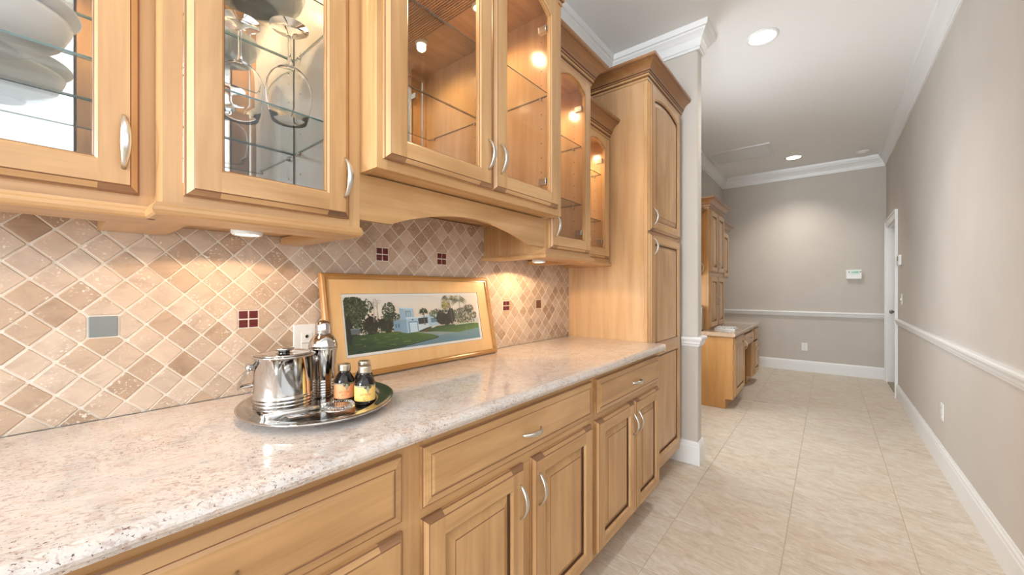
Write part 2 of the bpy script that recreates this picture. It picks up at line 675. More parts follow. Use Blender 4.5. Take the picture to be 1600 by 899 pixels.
# door in the right wall
g = G()
CZ = 0.09
g.box(XR - 0.018, XR - 0.0005, DY0 - CZ, DY0, 0, DZ + CZ, 'trim_white')
g.box(XR - 0.018, XR - 0.0005, DY1, DY1 + CZ, 0, DZ + CZ, 'trim_white')
g.box(XR - 0.018, XR - 0.0005, DY0, DY1, DZ, DZ + CZ, 'trim_white')
for a, b in ((DY0 - CZ, DY0 - CZ + 0.02), (DY1 + CZ - 0.02, DY1 + CZ)):
    g.box(XR - 0.026, XR - 0.018, a, b, 0, DZ + CZ, 'trim_white')
g.box(XR - 0.026, XR - 0.018, DY0 - CZ + 0.02, DY1 + CZ - 0.02, DZ + CZ - 0.02, DZ + CZ, 'trim_white')
door1 = structure('door_1', g, 'white door with casing near the far end of the right wall', 'door')
g = G()
g.box(XR, XR + T, DY0, DY0 + 0.016, 0, DZ, 'trim_white')
g.box(XR, XR + T, DY1 - 0.016, DY1, 0, DZ, 'trim_white')
g.box(XR, XR + T, DY0 + 0.016, DY1 - 0.016, DZ - 0.016, DZ, 'trim_white')
link('door_jamb', g, door1)
g = G()
xd = XR + 0.066
g.box(xd, xd + 0.04, DY0 + 0.018, DY1 - 0.018, 0.012, DZ - 0.018, 'door_paint')
for a, b in ((0.12, 0.38), (0.50, 0.76)):
    for z0, z1 in ((0.20, 0.80), (0.98, 1.60), (1.70, 1.93)):
        g.box(xd - 0.006, xd, DY0 + a, DY0 + b, z0, z1, 'door_paint', 0.004)
leaf = link('door_leaf', g, door1)
g = G()
g.lathe([(0.0, 0), (0.027, 0), (0.027, -0.006), (0.012, -0.010), (0.011, -0.026), (0.020, -0.034), (0.027, -0.046), (0.024, -0.058), (0.012, -0.064), (0, -0.065)],
        (xd, 6.93, 0.935), 'chrome_dark', 20, axis='x')
link('door_knob', g, leaf, 'dark metal round knob')
g = G()
g.box(XR - 0.002, XR + T, DY0 + 0.016, DY1 - 0.016, 0.0005, 0.012, 'threshold')
link('door_threshold', g, door1, 'dark stone threshold')


def window(name, label, plane, a0, a1, z0, z1, at, out, ncol, nrow):
    """plane 'x': in a wall of constant x; 'y': of constant y"""
    def bx(gg, a, b, c, d, t0, t1, key):
        lo, hi = sorted((at + out * t0, at + out * t1))
        if plane == 'x':
            gg.box(lo, hi, a, b, c, d, key)
        else:
            gg.box(a, b, lo, hi, c, d, key)
    gg = G()
    w = 0.07
    for a, b, c, d in ((a0, a0 + w, z0, z1), (a1 - w, a1, z0, z1), (a0 + w, a1 - w, z0, z0 + w), (a0 + w, a1 - w, z1 - w, z1)):
        bx(gg, a, b, c, d, 0.03, 0.10, 'trim_white')
    c_ = 0.09
    for a, b, c, d in ((a0 - c_, a0, max(z0 - c_, 0), z1 + c_), (a1, a1 + c_, max(z0 - c_, 0), z1 + c_), (a0, a1, z1, z1 + c_)):
        bx(gg, a, b, c, d, -0.018, -0.0005, 'trim_white')
    o = structure(name, gg, label, 'window')
    sx, sz = (a1 - a0 - 2 * w) / ncol, (z1 - z0 - 2 * w) / nrow
    for i in range(1, ncol):
        gg = G()
        bx(gg, a0 + w + sx * i - 0.015, a0 + w + sx * i + 0.015, z0 + w, z1 - w, 0.05, 0.08, 'trim_white')
        link('muntin', gg, o)
    for i in range(1, nrow):
        gg = G()
        bx(gg, a0 + w, a1 - w, z0 + w + sz * i - 0.012, z0 + w + sz * i + 0.012, 0.052, 0.078, 'trim_white')
        link('muntin', gg, o)
    gg = G()
    bx(gg, a0 + w, a1 - w, z0 + w, z1 - w, 0.062, 0.068, 'window_glass')
    link('pane', gg, o)
    return o


window('window_1', 'tall white framed window in the right wall beside the camera', 'x', WY0, WY1, WZ0, WZ1, XR, 1, 1, 1)
window('window_2', 'white framed window in the wall behind the camera', 'y', BX0, BX1, BZ0, BZ1, YB, -1, 2, 1)

window('fill_window', 'added unseen window in the left wall, lighting the far hall', 'x', LY0, LY1, LZ0, LZ1, XL, -1, 2, 2)  # added to brighten the hall, hidden from the camera

# ------------------------------------------------------------------ cabinet pieces
NARC = 14


def arc_top(ya, yb, zc, rise, e=0.0):
    """points from right to left along an arched top edge, inset by e"""
    out = []
    for i in range(NARC + 1):
        t = i / NARC
        y = (yb - e) + ((ya + e) - (yb - e)) * t
        s = 1 - (2 * t - 1) ** 2
        out.append((y, zc - e + rise * s))
    return out


def handle(parent, x, y, z, axis, ln=0.10, label=None):
    """bowed satin nickel pull, feet on the plane x"""
    gg = G()
    n = 14
    path, ra, rb = [], [], []
    for i in range(n + 1):
        t = i / n
        d = (t - 0.5) * ln
        o = 0.029 * (math.sin(PI * t) ** 0.7) - 0.001
        path.append((x + o, y, z + d) if axis == 'z' else (x + o, y + d, z))
        w = 0.0042 + 0.0040 * math.sin(PI * t)
        ra.append(w)
        rb.append(0.0032 + 0.0006 * math.sin(PI * t))
    gg.tube(path, ra, rb, 'nickel', 10, up=(1, 0, 0))
    return link('handle', gg, parent)


def door(parent, y0, y1, z0, z1, xb, kind, sw=0.057, rw=0.057, zc=None, rise=0.0, hpos=None, haxis='z', th=0.02, hlen=0.10, hinge=None, name='door'):
    gg = G()
    xf = xb + th
    if kind == 'drawer':
        rings = [(0, 0.0), (0, 0.009), (0.003, 0.011), (0.004, 0.0125), (0.022, 0.0175), (0.0245, 0.0165), (0.027, 0.0185), (0.031, 0.020)]
        keys = ['maple_y', 'groove', 'maple_y', 'maple_y', 'groove', 'maple_y', 'maple_y']
        prev = None
        for d, h in rings:
            ring = [(xb + h, y0 + d, z0 + d), (xb + h, y1 - d, z0 + d), (xb + h, y1 - d, z1 - d), (xb + h, y0 + d, z1 - d)]
            if prev:
                kk = keys[rings.index((d, h)) - 1]
                for i in range(4):
                    j = (i + 1) % 4
                    gg.face([prev[i], prev[j], ring[j], ring[i]], kk)
            prev = ring
        gg.face(prev, 'maple_y')
        o = link('drawer', gg, parent)
        if hpos:
            handle(o, xf, hpos[0], hpos[1], 'y', hlen)
        return o
    # outer edge, bands with dark end grain at the stile ends
    rings = [(0, 0.0), (0, 0.008), (0.003, 0.0095), (0.0125, 0.0175), (0.0145, 0.020)]
    band = [None, 'groove', None, 'groove']
    bot = {0: 'end_grain', 1: 'maple_y', 2: 'end_grain', 3: 'maple_z', 4: 'end_grain', 5: 'maple_y', 6: 'end_grain', 7: 'maple_z'}

    def ring8(d, h):
        return [(xb + h, y0 + d, z0 + d), (xb + h, y0 + sw, z0 + d), (xb + h, y1 - sw, z0 + d), (xb + h, y1 - d, z0 + d),
                (xb + h, y1 - d, z1 - d), (xb + h, y1 - sw, z1 - d), (xb + h, y0 + sw, z1 - d), (xb + h, y0 + d, z1 - d)]
    R = [ring8(d, h) for d, h in rings]
    for a in range(len(R) - 1):
        for i in range(8):
            j = (i + 1) % 8
            gg.face([R[a][i], R[a][j], R[a + 1][j], R[a + 1][i]], band[a] or bot[i])
    d1 = rings[-1][0]
    zi0 = z0 + rw
    if zc is None:
        zc = z1 - rw
    ya, yb = y0 + sw, y1 - sw
    gg.face([(xf, y0 + d1, z0 + d1), (xf, ya, z0 + d1), (xf, ya, z1 - d1), (xf, y0 + d1, z1 - d1)], 'maple_z')
    gg.face([(xf, yb, z0 + d1), (xf, y1 - d1, z0 + d1), (xf, y1 - d1, z1 - d1), (xf, yb, z1 - d1)], 'maple_z')
    gg.face([(xf, ya, z0 + d1), (xf, yb, z0 + d1), (xf, yb, zi0), (xf, ya, zi0)], 'maple_y')
    arc = arc_top(ya, yb, zc, rise)
    for i in range(NARC):
        (p, q), (r_, s_) = arc[i], arc[i + 1]
        gg.face([(xf, p, q), (xf, p, z1 - d1), (xf, r_, z1 - d1), (xf, r_, s_)], 'maple_y')

    def inner(e, h):
        return [(xb + h, ya + e, zi0 + e), (xb + h, yb - e, zi0 + e)] + [(xb + h, y, z) for y, z in arc_top(ya, yb, zc, rise, e)]
    if kind == 'glass':
        IR = [(0, 0.020), (0.004, 0.0165), (0.006, 0.015), (0.006, 0.0)]
        IK = ['maple_z', 'groove', 'maple_z']
    else:
        IR = [(0, 0.020), (0.004, 0.0175), (0.0075, 0.0125), (0.0095, 0.0060), (0.0122, 0.0050)]
        IK = ['maple_z', 'maple_z', 'glaze', 'glaze']
    rr = [inner(e, h) for e, h in IR]
    for a in range(len(rr) - 1):
        n = len(rr[a])
        for i in range(n):
            j = (i + 1) % n
            gg.face([rr[a][i], rr[a][j], rr[a + 1][j], rr[a + 1][i]], IK[a])
    if kind == 'glass':   # back of the frame
        back = [(xb, y0, z0), (xb, y1, z0), (xb, y1, z1), (xb, y0, z1)]
        gg.face([back[0], (xb, ya, z0), (xb, ya, z1), back[3]], 'maple_z')
        gg.face([(xb, yb, z0), back[1], back[2], (xb, yb, z1)], 'maple_z')
        gg.face([(xb, ya, z0), (xb, yb, z0), (xb, yb, zi0), (xb, ya, zi0)], 'maple_y')
        for i in range(NARC):
            (p, q), (r_, s_) = arc[i], arc[i + 1]
            gg.face([(xb, p, q), (xb, p, z1), (xb, r_, z1), (xb, r_, s_)], 'maple_y')
    o = link(name, gg, parent)
    gp = G()
    if kind == 'glass':
        pts0 = inner(0.003, 0.0085)
        pts1 = inner(0.003, 0.0115)
        gp.face(pts0, 'pane')
        link('glass_pane', gp, o)
        if hinge:
            for hz in (z0 + 0.09, z1 - 0.16):
                gh = G()
                sgn = 1 if hinge == 'R' else -1
                hy = (yb - 0.004) if hinge == 'R' else (ya + 0.004)
                gh.box(xb - 0.040, xb - 0.001, hy - 0.010, hy + 0.010, hz, hz + 0.028, 'nickel', 0.002)
                gh.lathe([(0, 0), (0.013, 0), (0.013, 0.004), (0, 0.004)], (xb - 0.005, hy, hz + 0.014), 'nickel', 12, axis='x')
                link('hinge', gh, o)
    else:
        PR = [(0.012, 0.0055), (0.0135, 0.0058), (0.0375, 0.0145), (0.0395, 0.0165), (0.041, 0.0168)]
        pk = ['groove', 'panel', 'maple_z']
        pr = [inner(e, h) for e, h in PR]
        for a in range(len(pr) - 1):
            n = len(pr[a])
            for i in range(n):
                j = (i + 1) % n
                gp.face([pr[a][i], pr[a][j], pr[a + 1][j], pr[a + 1][i]], ('glaze', 'maple_z', 'groove', 'maple_z')[a])
        gp.face(pr[-1], 'maple_z')
        link('panel', gp, o)
    if hpos:
        handle(o, xf, hpos[0], hpos[1], haxis, hlen)
    return o


CABC = [(0, -0.012), (0.005, -0.012), (0.005, 0.002), (0.009, 0.005), (0.013, 0.009), (0.013, 0.020), (0.017, 0.022), (0.019, 0.030), (0.023, 0.033),
        (0.026, 0.044), (0.033, 0.056), (0.044, 0.067), (0.056, 0.074), (0.063, 0.077), (0.063, 0.081), (0.070, 0.086), (0.072, 0.098), (0.0, 0.098)]
CABK = ['maple_y', 'maple_y', 'glaze', 'crown_wood', 'maple_y', 'glaze', 'crown_wood', 'glaze', 'crown_wood', 'crown_wood', 'crown_wood', 'crown_wood',
        'crown_wood', 'glaze', 'crown_wood', 'crown_wood', 'crown_wood']


def cab_crown(parent, z, path, side=1):
    gg = G()
    gg.sweep([(o, z + h) for o, h in CABC], path, side, 'crown_wood', CABK)
    return link('crown_moulding', gg, parent)


BEAD = [(0.0, 0.0), (0.011, 0.0), (0.015, 0.003), (0.017, 0.009), (0.016, 0.015), (0.012, 0.019), (0.011, 0.024), (0.0, 0.026)]


def puck(parent, x, y, z, lit=True, rr=0.034, watts=PUCK_W, spot=True):
    dp = 0.030 if spot else 0.018
    gg = G()
    gg.lathe([(rr, 0.0), (rr, -dp + 0.004), (rr - 0.003, -dp), (rr - 0.008, -dp), (rr - 0.008, -dp + 0.005)], (x, y, z), 'trim_white', 24)
    o = link('puck_light', gg, parent, 'round white puck light')
    gg = G()
    gg.face([(x + (rr - 0.008) * math.cos(a), y + (rr - 0.008) * math.sin(a), z - dp + 0.002) for a in [2 * PI * i / 20 for i in range(20)]], 'lamp_warm' if lit else 'white_plastic')
    link('puck_lens', gg, o)
    if not lit:
        pass
    elif spot:
        lamp('puck_lamp', 'SPOT', (x, y, z - dp - 0.003), watts, PUCKC, spot_size=math.radians(160), spot_blend=0.12, shadow_soft_size=0.012)
    else:
        lamp('puck_lamp', 'SPOT', (x, y, z - 0.03), watts, PUCKC, spot_size=math.radians(165), spot_blend=0.6, shadow_soft_size=0.02)
    return o


def wall_cabinet(name, label, y0, y1, xf, zb, ztop, doors, shelves, rail, crown_path, pucks_in=(), under=None, side_glare=None):
    """body box with face frame; xf front of the face frame; zb bottom of the frame"""
    t = thing(name, label, 'cabinet', (0.15, (y0 + y1) / 2, zb))
    xb = -0.018
    pt = 0.018
    gg = G()
    xi = xf - 0.02
    for a, b in ((y0, y0 + pt), (y1 - pt, y1)):
        gg.box(xb, xi, a, b, zb, ztop, 'maple_z', keys={'-y': 'maple_z' if a == y0 else (side_glare or 'panel_z'), '+y': 'maple_z' if b == y1 else (side_glare or 'panel_z')})
    gg.box(xb, xi, y0 + pt, y1 - pt, ztop - pt, ztop, 'maple_y')
    zbp = zb + 0.003
    gg.box(xb, xi, y0 + pt, y1 - pt, zbp, zbp + pt, 'maple_y')
    link('body', gg, t)
    gg = G()
    sw, rl = 0.030, 0.045
    fd0, fd1 = doors[0], doors[-1]
    gg.box(xi, xf, y0, y0 + sw, zb, ztop, 'maple_z')
    gg.box(xi, xf, y1 - sw, y1, zb, ztop, 'maple_z')
    gg.box(xi, xf, y0 + sw, y1 - sw, zb, zb + rl, 'maple_y')
    zr = ztop - 0.05
    gg.box(xi, xf, y0 + sw, y1 - sw, zr, ztop, 'maple_y')
    link('face_frame', gg, t)
    gg = G()
    gg.face([(0.0, y0 + pt, zbp + pt), (0.0, y1 - pt - 0.004, zbp + pt), (0.0, y1 - pt - 0.004, ztop - pt), (0.0, y0 + pt, ztop - pt)], 'mirror')
    gg.face([(0.0002, y1 - pt - 0.004, zbp + pt), (0.0002, y1 - pt, zbp + pt), (0.0002, y1 - pt, ztop - pt), (0.0002, y1 - pt - 0.004, ztop - pt)], 'dark_slot')
    link('mirror_back', gg, t, 'mirrored cabinet back')
    for z in shelves:
        gg = G()
        a, b, c, d = 0.004, xi - 0.025, y0 + pt + 0.002, y1 - pt - 0.002
        gg.box(a, b, c, d, z - 0.0042, z, 'shelf_glass', keys={k: ('shelf_edge_green' if side_glare else 'shelf_edge_dark') for k in ('+x', '-x', '-y', '+y')})
        s_ = link('glass_shelf', gg, t, 'clear glass shelf with tinted edge')
        for yy, sg in ((y0 + pt, 1), (y1 - pt, -1)):
            for xx in (0.045, xi - 0.07):
                gp = G()
                gp.lathe([(0.0, 0), (0.004, 0), (0.004, sg * 0.010), (0, sg * 0.010)], (xx, yy, z - 0.0098), 'nickel', 8, axis='y')
                link('shelf_pin', gp, s_)
    # row of shelf pin holes on the right-hand side panel
    gg = G()
    zz = zb + 0.14
    while zz < ztop - 0.12:
        for xx in (0.045, xi - 0.07):
            gg.lathe([(0.0028, 0.0), (0, 0.0)], (xx, y1 - pt - 0.0004, zz), 'dark_slot', 6, axis='y')
        zz += 0.064
    o = link('pin_hole', gg, t)
    o['kind'] = 'stuff'
    for d in doors:
        door(t, d['y'][0], d['y'][1], d['z'][0], d['z'][1], xf, 'glass', sw=d.get('sw', 0.057), rw=0.055, zc=d['zc'], rise=d['rise'],
             hpos=d.get('h'), hinge=d.get('hinge'))
    if rail:
        gg = G()
        zr0 = 1.367
        # solid bottom frame behind the bead
        gg.box(xf - 0.10, xf, y0, y1, zr0, zb, 'maple_y')
        gg.box(0.002, xf - 0.10, y0, y0 + 0.06, zr0, zb, 'maple_x')
        gg.box(0.002, xf - 0.10, y1 - 0.06, y1, zr0, zb, 'maple_x')
        link('bottom_frame', gg, t)
        gg = G()
        gg.sweep([(o_, zr0 + h) for o_, h in BEAD], rail, 1, 'maple_y')
        link('light_rail', gg, t)
        if under:
            for (x, y, lit) in under:
                puck(t, x, y, zbp - 0.001, lit > 0, watts=lit)
    cab_crown(t, ztop, crown_path)
    for (x, y) in pucks_in:
        puck(t, x, y, ztop - pt, True, 0.03, INNER_W, spot=False)
    return t


# wall cabinets; every front faces +x. crown paths run so that outward is to the right of travel
YA0, YA1, YB1, YC1, YD1, YE1 = -0.30, 0.150, 0.549, 1.430, 1.857, 2.2525
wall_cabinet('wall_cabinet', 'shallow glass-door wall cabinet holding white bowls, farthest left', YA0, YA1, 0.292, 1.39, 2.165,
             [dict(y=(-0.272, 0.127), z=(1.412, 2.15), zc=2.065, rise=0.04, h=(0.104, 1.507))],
             [1.675, 1.868], [(0.0, YA0), (0.292, YA0), (0.292, YA1)][1:], [(0.292, YA0), (0.292, YA1)], pucks_in=((0.13, -0.08),), under=((0.17, -0.08, 0),), side_glare='side_glare')
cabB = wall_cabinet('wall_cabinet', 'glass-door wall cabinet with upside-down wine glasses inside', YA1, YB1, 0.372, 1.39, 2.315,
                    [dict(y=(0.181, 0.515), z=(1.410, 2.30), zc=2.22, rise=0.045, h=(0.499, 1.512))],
                    [1.667, 1.972], [(0.292, YA1), (0.372, YA1), (0.372, YB1), (0.0, YB1)][0:3], [(0.0, YA1), (0.372, YA1), (0.372, YB1)], pucks_in=((0.17, 0.35),), under=((0.22, 0.333, 2.9),), side_glare='side_glare')
cabC = wall_cabinet('wall_cabinet', 'deepest wall cabinet with paired glass doors over an arched valance', YB1, YC1, 0.455, 1.540, 2.460,
                    [dict(y=(0.566, 0.977), z=(1.566, 2.445), zc=2.35, rise=0.05, h=(0.950, 1.676), sw=0.062),
                     dict(y=(0.983, 1.392), z=(1.566, 2.445), zc=2.35, rise=0.05, h=(1.012, 1.676), sw=0.062, hinge='R')],
                    [2.075], None, [(0.0, YB1), (0.455, YB1), (0.455, YC1), (0.0, YC1)], pucks_in=((0.195, 0.79), (0.195, 1.19)))
wall_cabinet('wall_cabinet', 'arched glass-door wall cabinet between the deep one and the last one', YC1, YD1, 0.372, 1.39, 2.315,
             [dict(y=(1.457, 1.830), z=(1.412, 2.30), zc=2.22, rise=0.045, h=(1.484, 1.515), hinge='R')],
             [1.68, 1.99], [(0.0, YC1), (0.372, YC1), (0.372, YD1), (0.30, YD1)], [(0.372, YC1), (0.372, YD1), (0.0, YD1)], pucks_in=((0.17, 1.643),), under=((0.205, 1.62, 7.0),))
wall_cabinet('wall_cabinet', 'shallow arched glass-door wall cabinet beside the tall pantry', YD1, YE1, 0.292, 1.39, 2.165,
             [dict(y=(1.885, 2.225), z=(1.412, 2.15), zc=2.075, rise=0.035, h=(1.912, 1.50), hinge='R')],
             [1.655, 1.945], [(0.292, YD1), (0.292, YE1)], [(0.292, YD1), (0.292, YE1)], pucks_in=((0.13, 2.06),))

# arched valance under the deep cabinet
g = G()
top = [(YC1 - 0.0005, 1.5395), (YB1 + 0.0005, 1.5395)]
low = [(YB1 + 0.0005, 1.415), (0.650, 1.415)]
for i in range(1, 24):
    tt = i / 24
    yy = 0.650 + (1.322 - 0.650) * tt
    low.append((yy, 1.415 + 0.0635 * math.sin(PI * tt) ** 0.85))
low += [(1.322, 1.415), (YC1 - 0.0005, 1.415)]
for i in range(len(low) - 1):
    (a, b), (c, d) = low[i], low[i + 1]
    for x in (0.352, 0.370):
        g.face([(x, a, b), (x, c, d), (x, c, 1.5395), (x, a, 1.5395)], 'maple_y')
    g.face([(0.352, a, b), (0.352, c, d), (0.370, c, d), (0.370, a, b)], 'maple_y')
link('arched_valance', g, cabC)
g = G()
for i in range(34):
    yy = 0.80 + 0.0112 * i
    g.box(0.010, 0.40, yy, yy + 0.0065, 2.4335, 2.4415, 'maple_x')
o = link('ribbed_lining', g, cabC)
o['kind'] = 'stuff'

# tall pantry cabinet
YP0, YP1 = 2.2555, 2.892
XP = 0.53
pan = thing('pantry_cabinet', 'tall maple pantry cabinet standing at the end of the counter', 'cabinet', (0.27, 2.57, 0))
g = G()
g.box(-0.018, XP - 0.02, YP0, YP1, 0.10, 2.465, 'panel_z')
g.box(-0.018, XP - 0.075, YP0, YP1, 0.0005, 0.10, 'maple_y')
link('body', g, pan)
g = G()
g.box(XP - 0.0195, XP, YP0, YP0 + 0.03, 0.10, 2.465, 'maple_z')
g.box(XP - 0.0195, XP, YP1 - 0.045, YP1, 0.10, 2.465, 'maple_z')
for a, b in ((0.10, 0.17), (1.545, 1.58), (2.43, 2.465)):
    g.box(XP - 0.0195, XP, YP0 + 0.03, YP1 - 0.045, a, b, 'maple_y')
link('face_frame', g, pan)
door(pan, 2.272, 2.842, 1.574, 2.445, XP, 'panel', sw=0.055, zc=2.362, rise=0.032, hpos=(2.302, 1.655))
dl = door(pan, 2.272, 2.842, 0.150, 1.556, XP, 'panel', sw=0.055, rw=0.05, hpos=(2.302, 1.478))
# middle rail of the lower door: the panel field is crossed by one rail
g = G()
g.box(XP + 0.0070, XP + 0.0195, 2.327, 2.787, 0.822, 0.902, 'maple_y', 0.003)
g.box(XP + 0.0070, XP + 0.0180, 2.331, 2.783, 0.814, 0.822, 'glaze')
g.box(XP + 0.0070, XP + 0.0180, 2.331, 2.783, 0.902, 0.906, 'glaze')
link('middle_rail', g, dl)
cab_crown(pan, 2.465, [(0.0, YP0), (XP, YP0), (XP, YP1), (0.40, YP1)])

# base cabinets
XB = 0.59


def base_cabinet(label, y0, y1, drawer_y, drawer_z, doors, hy):
    t = thing('base_cabinet', label, 'cabinet', (0.3, (y0 + y1) / 2, 0))
    gg = G()
    gg.box(-0.018, XB - 0.02, y0, y1, 0.10, 0.876, 'maple_z')
    gg.box(-0.018, XB - 0.075, y0, y1, 0.0005, 0.10, 'maple_y')
    link('body', gg, t)
    gg = G()
    xi = XB - 0.0195
    gg.box(xi, XB, y0, y0 + 0.042, 0.10, 0.876, 'maple_z')
    gg.box(xi, XB, y1 - 0.035, y1, 0.10, 0.876, 'maple_z')
    for a, b in ((0.10, 0.14), (0.664, 0.71), (0.84, 0.876)):
        gg.box(xi, XB, y0 + 0.042, y1 - 0.035, a, b, 'maple_y')
    ym = (doors[0][1] + doors[-1][0]) / 2
    if len(doors) > 1 and doors[1][0] - doors[0][1] > 0.02:
        gg.box(xi, XB, doors[0][1] - 0.01, doors[1][0] + 0.01, 0.14, 0.664, 'maple_z')
    link('face_frame', gg, t)
    door(t, drawer_y[0], drawer_y[1], drawer_z[0], drawer_z[1], XB, 'drawer', hpos=(hy, 0.768), hlen=0.10)
    n = len(doors)
    for i, (a, b) in enumerate(doors):
        hp = (b - 0.028 if i == 0 and n > 1 else a + 0.028, 0.565)
        door(t, a, b, 0.116, 0.674, XB, 'panel', sw=0.062, rw=0.058, hpos=hp, hlen=0.105)
    return t


base_cabinet('base cabinet with a wide drawer nearest the camera, mostly cut off', -0.25, YB1, (-0.214, 0.524), (0.698, 0.850), [(-0.214, 0.140), (0.170, 0.527)], 0.155)
base_cabinet('middle base cabinet with one wide drawer over two separated doors', YB1, 1.452, (0.580, 1.432), (0.702, 0.850), [(0.582, 0.977), (1.022, 1.433)], 1.008)
base_cabinet('far base cabinet beside the pantry with drawer over touching doors', 1.452, 2.2545, (1.474, 2.237), (0.703, 0.850), [(1.474, 1.8745), (1.8785, 2.237)], 1.885)

# granite worktop
g = G()
prof = [(0.003, 0.914), (0.612, 0.914), (0.624, 0.9125), (0.633, 0.908), (0.6385, 0.902), (0.6405, 0.896), (0.639, 0.890), (0.634, 0.887), (0.632, 0.884),
        (0.630, 0.880), (0.625, 0.8775), (0.003, 0.8775)]
rows = []
for y, dx in ((-0.29, 0), (2.240, 0), (2.2475, 0.0), (2.2535, -0.006)):
    rows.append([(x + (dx if x > 0.6 else 0), y, z) for x, z in prof])
g.grid(rows, 'granite', closed_u=True)
g.face(rows[0], 'granite')
g.face(rows[-1], 'granite')
# corner nib in front of the pantry
g.prism([(0.556, 2.2535), (0.6345, 2.2535), (0.628, 2.262), (0.556, 2.262)], 0.8775, 0.914, 'granite', 'xy')
ct = link('countertop', g)
tag(ct, 'long speckled cream granite worktop over the base cabinets', 'countertop')

# ------------------------------------------------------------------ tiled backsplash
PT = 0.0752                      # tile diagonal including joint
Y0T, Z0T = 0.1005, 1.137
ZLO = 0.9145


def ztop_at(y):
    return 1.5395 if YB1 < y < YC1 else 1.3925


def clip(poly, nx, nz, c):
    """keep nx*y + nz*z <= c"""
    out = []
    for i in range(len(poly)):
        p, q = poly[i], poly[(i + 1) % len(poly)]
        dp, dq = nx * p[0] + nz * p[1] - c, nx * q[0] + nz * q[1] - c
        if dp <= 0:
            out.append(p)
        if dp * dq < 0:
            t = dp / (dp - dq)
            out.append((p[0] + (q[0] - p[0]) * t, p[1] + (q[1] - p[1]) * t))
    return out


def area(poly):
    return 0.5 * abs(sum(poly[i][0] * poly[(i + 1) % len(poly)][1] - poly[(i + 1) % len(poly)][0] * poly[i][1] for i in range(len(poly))))


def offset(poly, d):
    """shrink a convex polygon by d"""
    n = len(poly)
    sgn = 1 if sum(poly[i][0] * poly[(i + 1) % n][1] - poly[(i + 1) % n][0] * poly[i][1] for i in range(n)) > 0 else -1
    res = poly
    for i in range(n):
        (a, b), (c, e) = poly[i], poly[(i + 1) % n]
        L = math.hypot(c - a, e - b)
        if L < 1e-6:
            continue
        nx, nz = (e - b) / L * sgn, -(c - a) / L * sgn
        res = clip(res, nx, nz, nx * a + nz * b - d)
        if len(res) < 3:
            return []
    return res


inserts = [(0, 0, 'grey'), (4, 0, 'red'), (10, 3, 'red'), (14, 3, 'red'), (20, 0, 'red'), (24, 0, 'brown')]
ins_pts = [(Y0T + n * PT, Z0T + m * PT, c) for n, m, c in inserts]
g = G()
g.box(-0.0195, -0.0014, -0.26, YB1, ZLO, 1.3925, 'grout')
g.box(-0.0195, -0.0014, YB1, YC1, ZLO, 1.5395, 'grout')
g.box(-0.0195, -0.0014, YC1, 2.2545, ZLO, 1.3925, 'grout')
splash = tag(link('tiled_backsplash', g), 'tumbled travertine backsplash laid in diamonds above the granite', 'backsplash')
splash['kind'] = 'thing'
cells = []
for i in range(-14, 64):
    for j in range(-8, 14):
        if (i + j) % 2 == 0:
            continue
        cy, cz = Y0T + i * PT / 2, Z0T + j * PT / 2
        if cy < -0.30 or cy > 2.30:
            continue
        h = PT / 2 - 0.0019 * 1.2
        jit = lambda: rnd.uniform(-0.0005, 0.0005)
        poly = [(cy - h + jit(), cz + jit()), (cy + jit(), cz - h + jit()), (cy + h + jit(), cz + jit()), (cy + jit(), cz + h + jit())]
        zt = ztop_at(cy)
        poly = clip(poly, -1, 0, 0.258)
        poly = clip(poly, 1, 0, 2.2535)
        poly = clip(poly, 0, -1, -(ZLO + 0.001))
        # upper edge, with the step at both ends of the valance
        if YB1 + 0.001 < cy < YC1 - 0.001:
            poly = clip(poly, 0, 1, 1.5385)
            if cz > 1.395:
                poly = clip(poly, -1, 0, -(YB1 + 0.001))
                poly = clip(poly, 1, 0, YC1 - 0.001)
        else:
            poly = clip(poly, 0, 1, 1.3920)
        for ay, az, c in ins_pts:
            if abs(ay - cy) < PT * 0.6 and abs(az - cz) < PT * 0.6:
                k = 0.0275
                if abs(ay - cy) > abs(az - cz):
                    sg = 1 if ay > cy else -1
                    poly = clip(poly, sg, 0, sg * (ay - sg * k))
                else:
                    sg = 1 if az > cz else -1
                    poly = clip(poly, 0, sg, sg * (az - sg * k))
        if len(poly) < 3 or area(poly) < 1.2e-4:
            continue
        dist = math.hypot(CAMX, cy)
        px = area(poly) * (CAMX / dist) / dist ** 2
        if cy < -0.08:
            px = 0
        cells.append((px, poly))
cells.sort(key=lambda c: -c[0])


def tile(gg, poly, key):
    pr = rnd.uniform(-0.0008, 0.0006)
    n = len(poly)
    # knock the corners off a little
    worn = []
    for i in range(n):
        p, q, r_ = poly[i - 1], poly[i], poly[(i + 1) % n]
        for o_ in (p, r_):
            L = math.hypot(o_[0] - q[0], o_[1] - q[1])
            c = min(rnd.uniform(0.0012, 0.0035), L * 0.3)
            worn.append((q[0] + (o_[0] - q[0]) * c / L, q[1] + (o_[1] - q[1]) * c / L))
    top = offset(worn, 0.0018)
    if len(top) != len(worn):
        top = worn
    a = [(-0.0040, y, z) for y, z in worn]
    b = [(-0.0010 + pr * 0.6, y, z) for y, z in worn]
    c = [(0.0002 + pr * 0.6, y, z) for y, z in top]
    m = len(worn)
    for A, B in ((a, b), (b, c)):
        for i in range(m):
            j = (i + 1) % m
            gg.face([A[i], A[j], B[j], B[i]], key)
    gg.face(c, key)


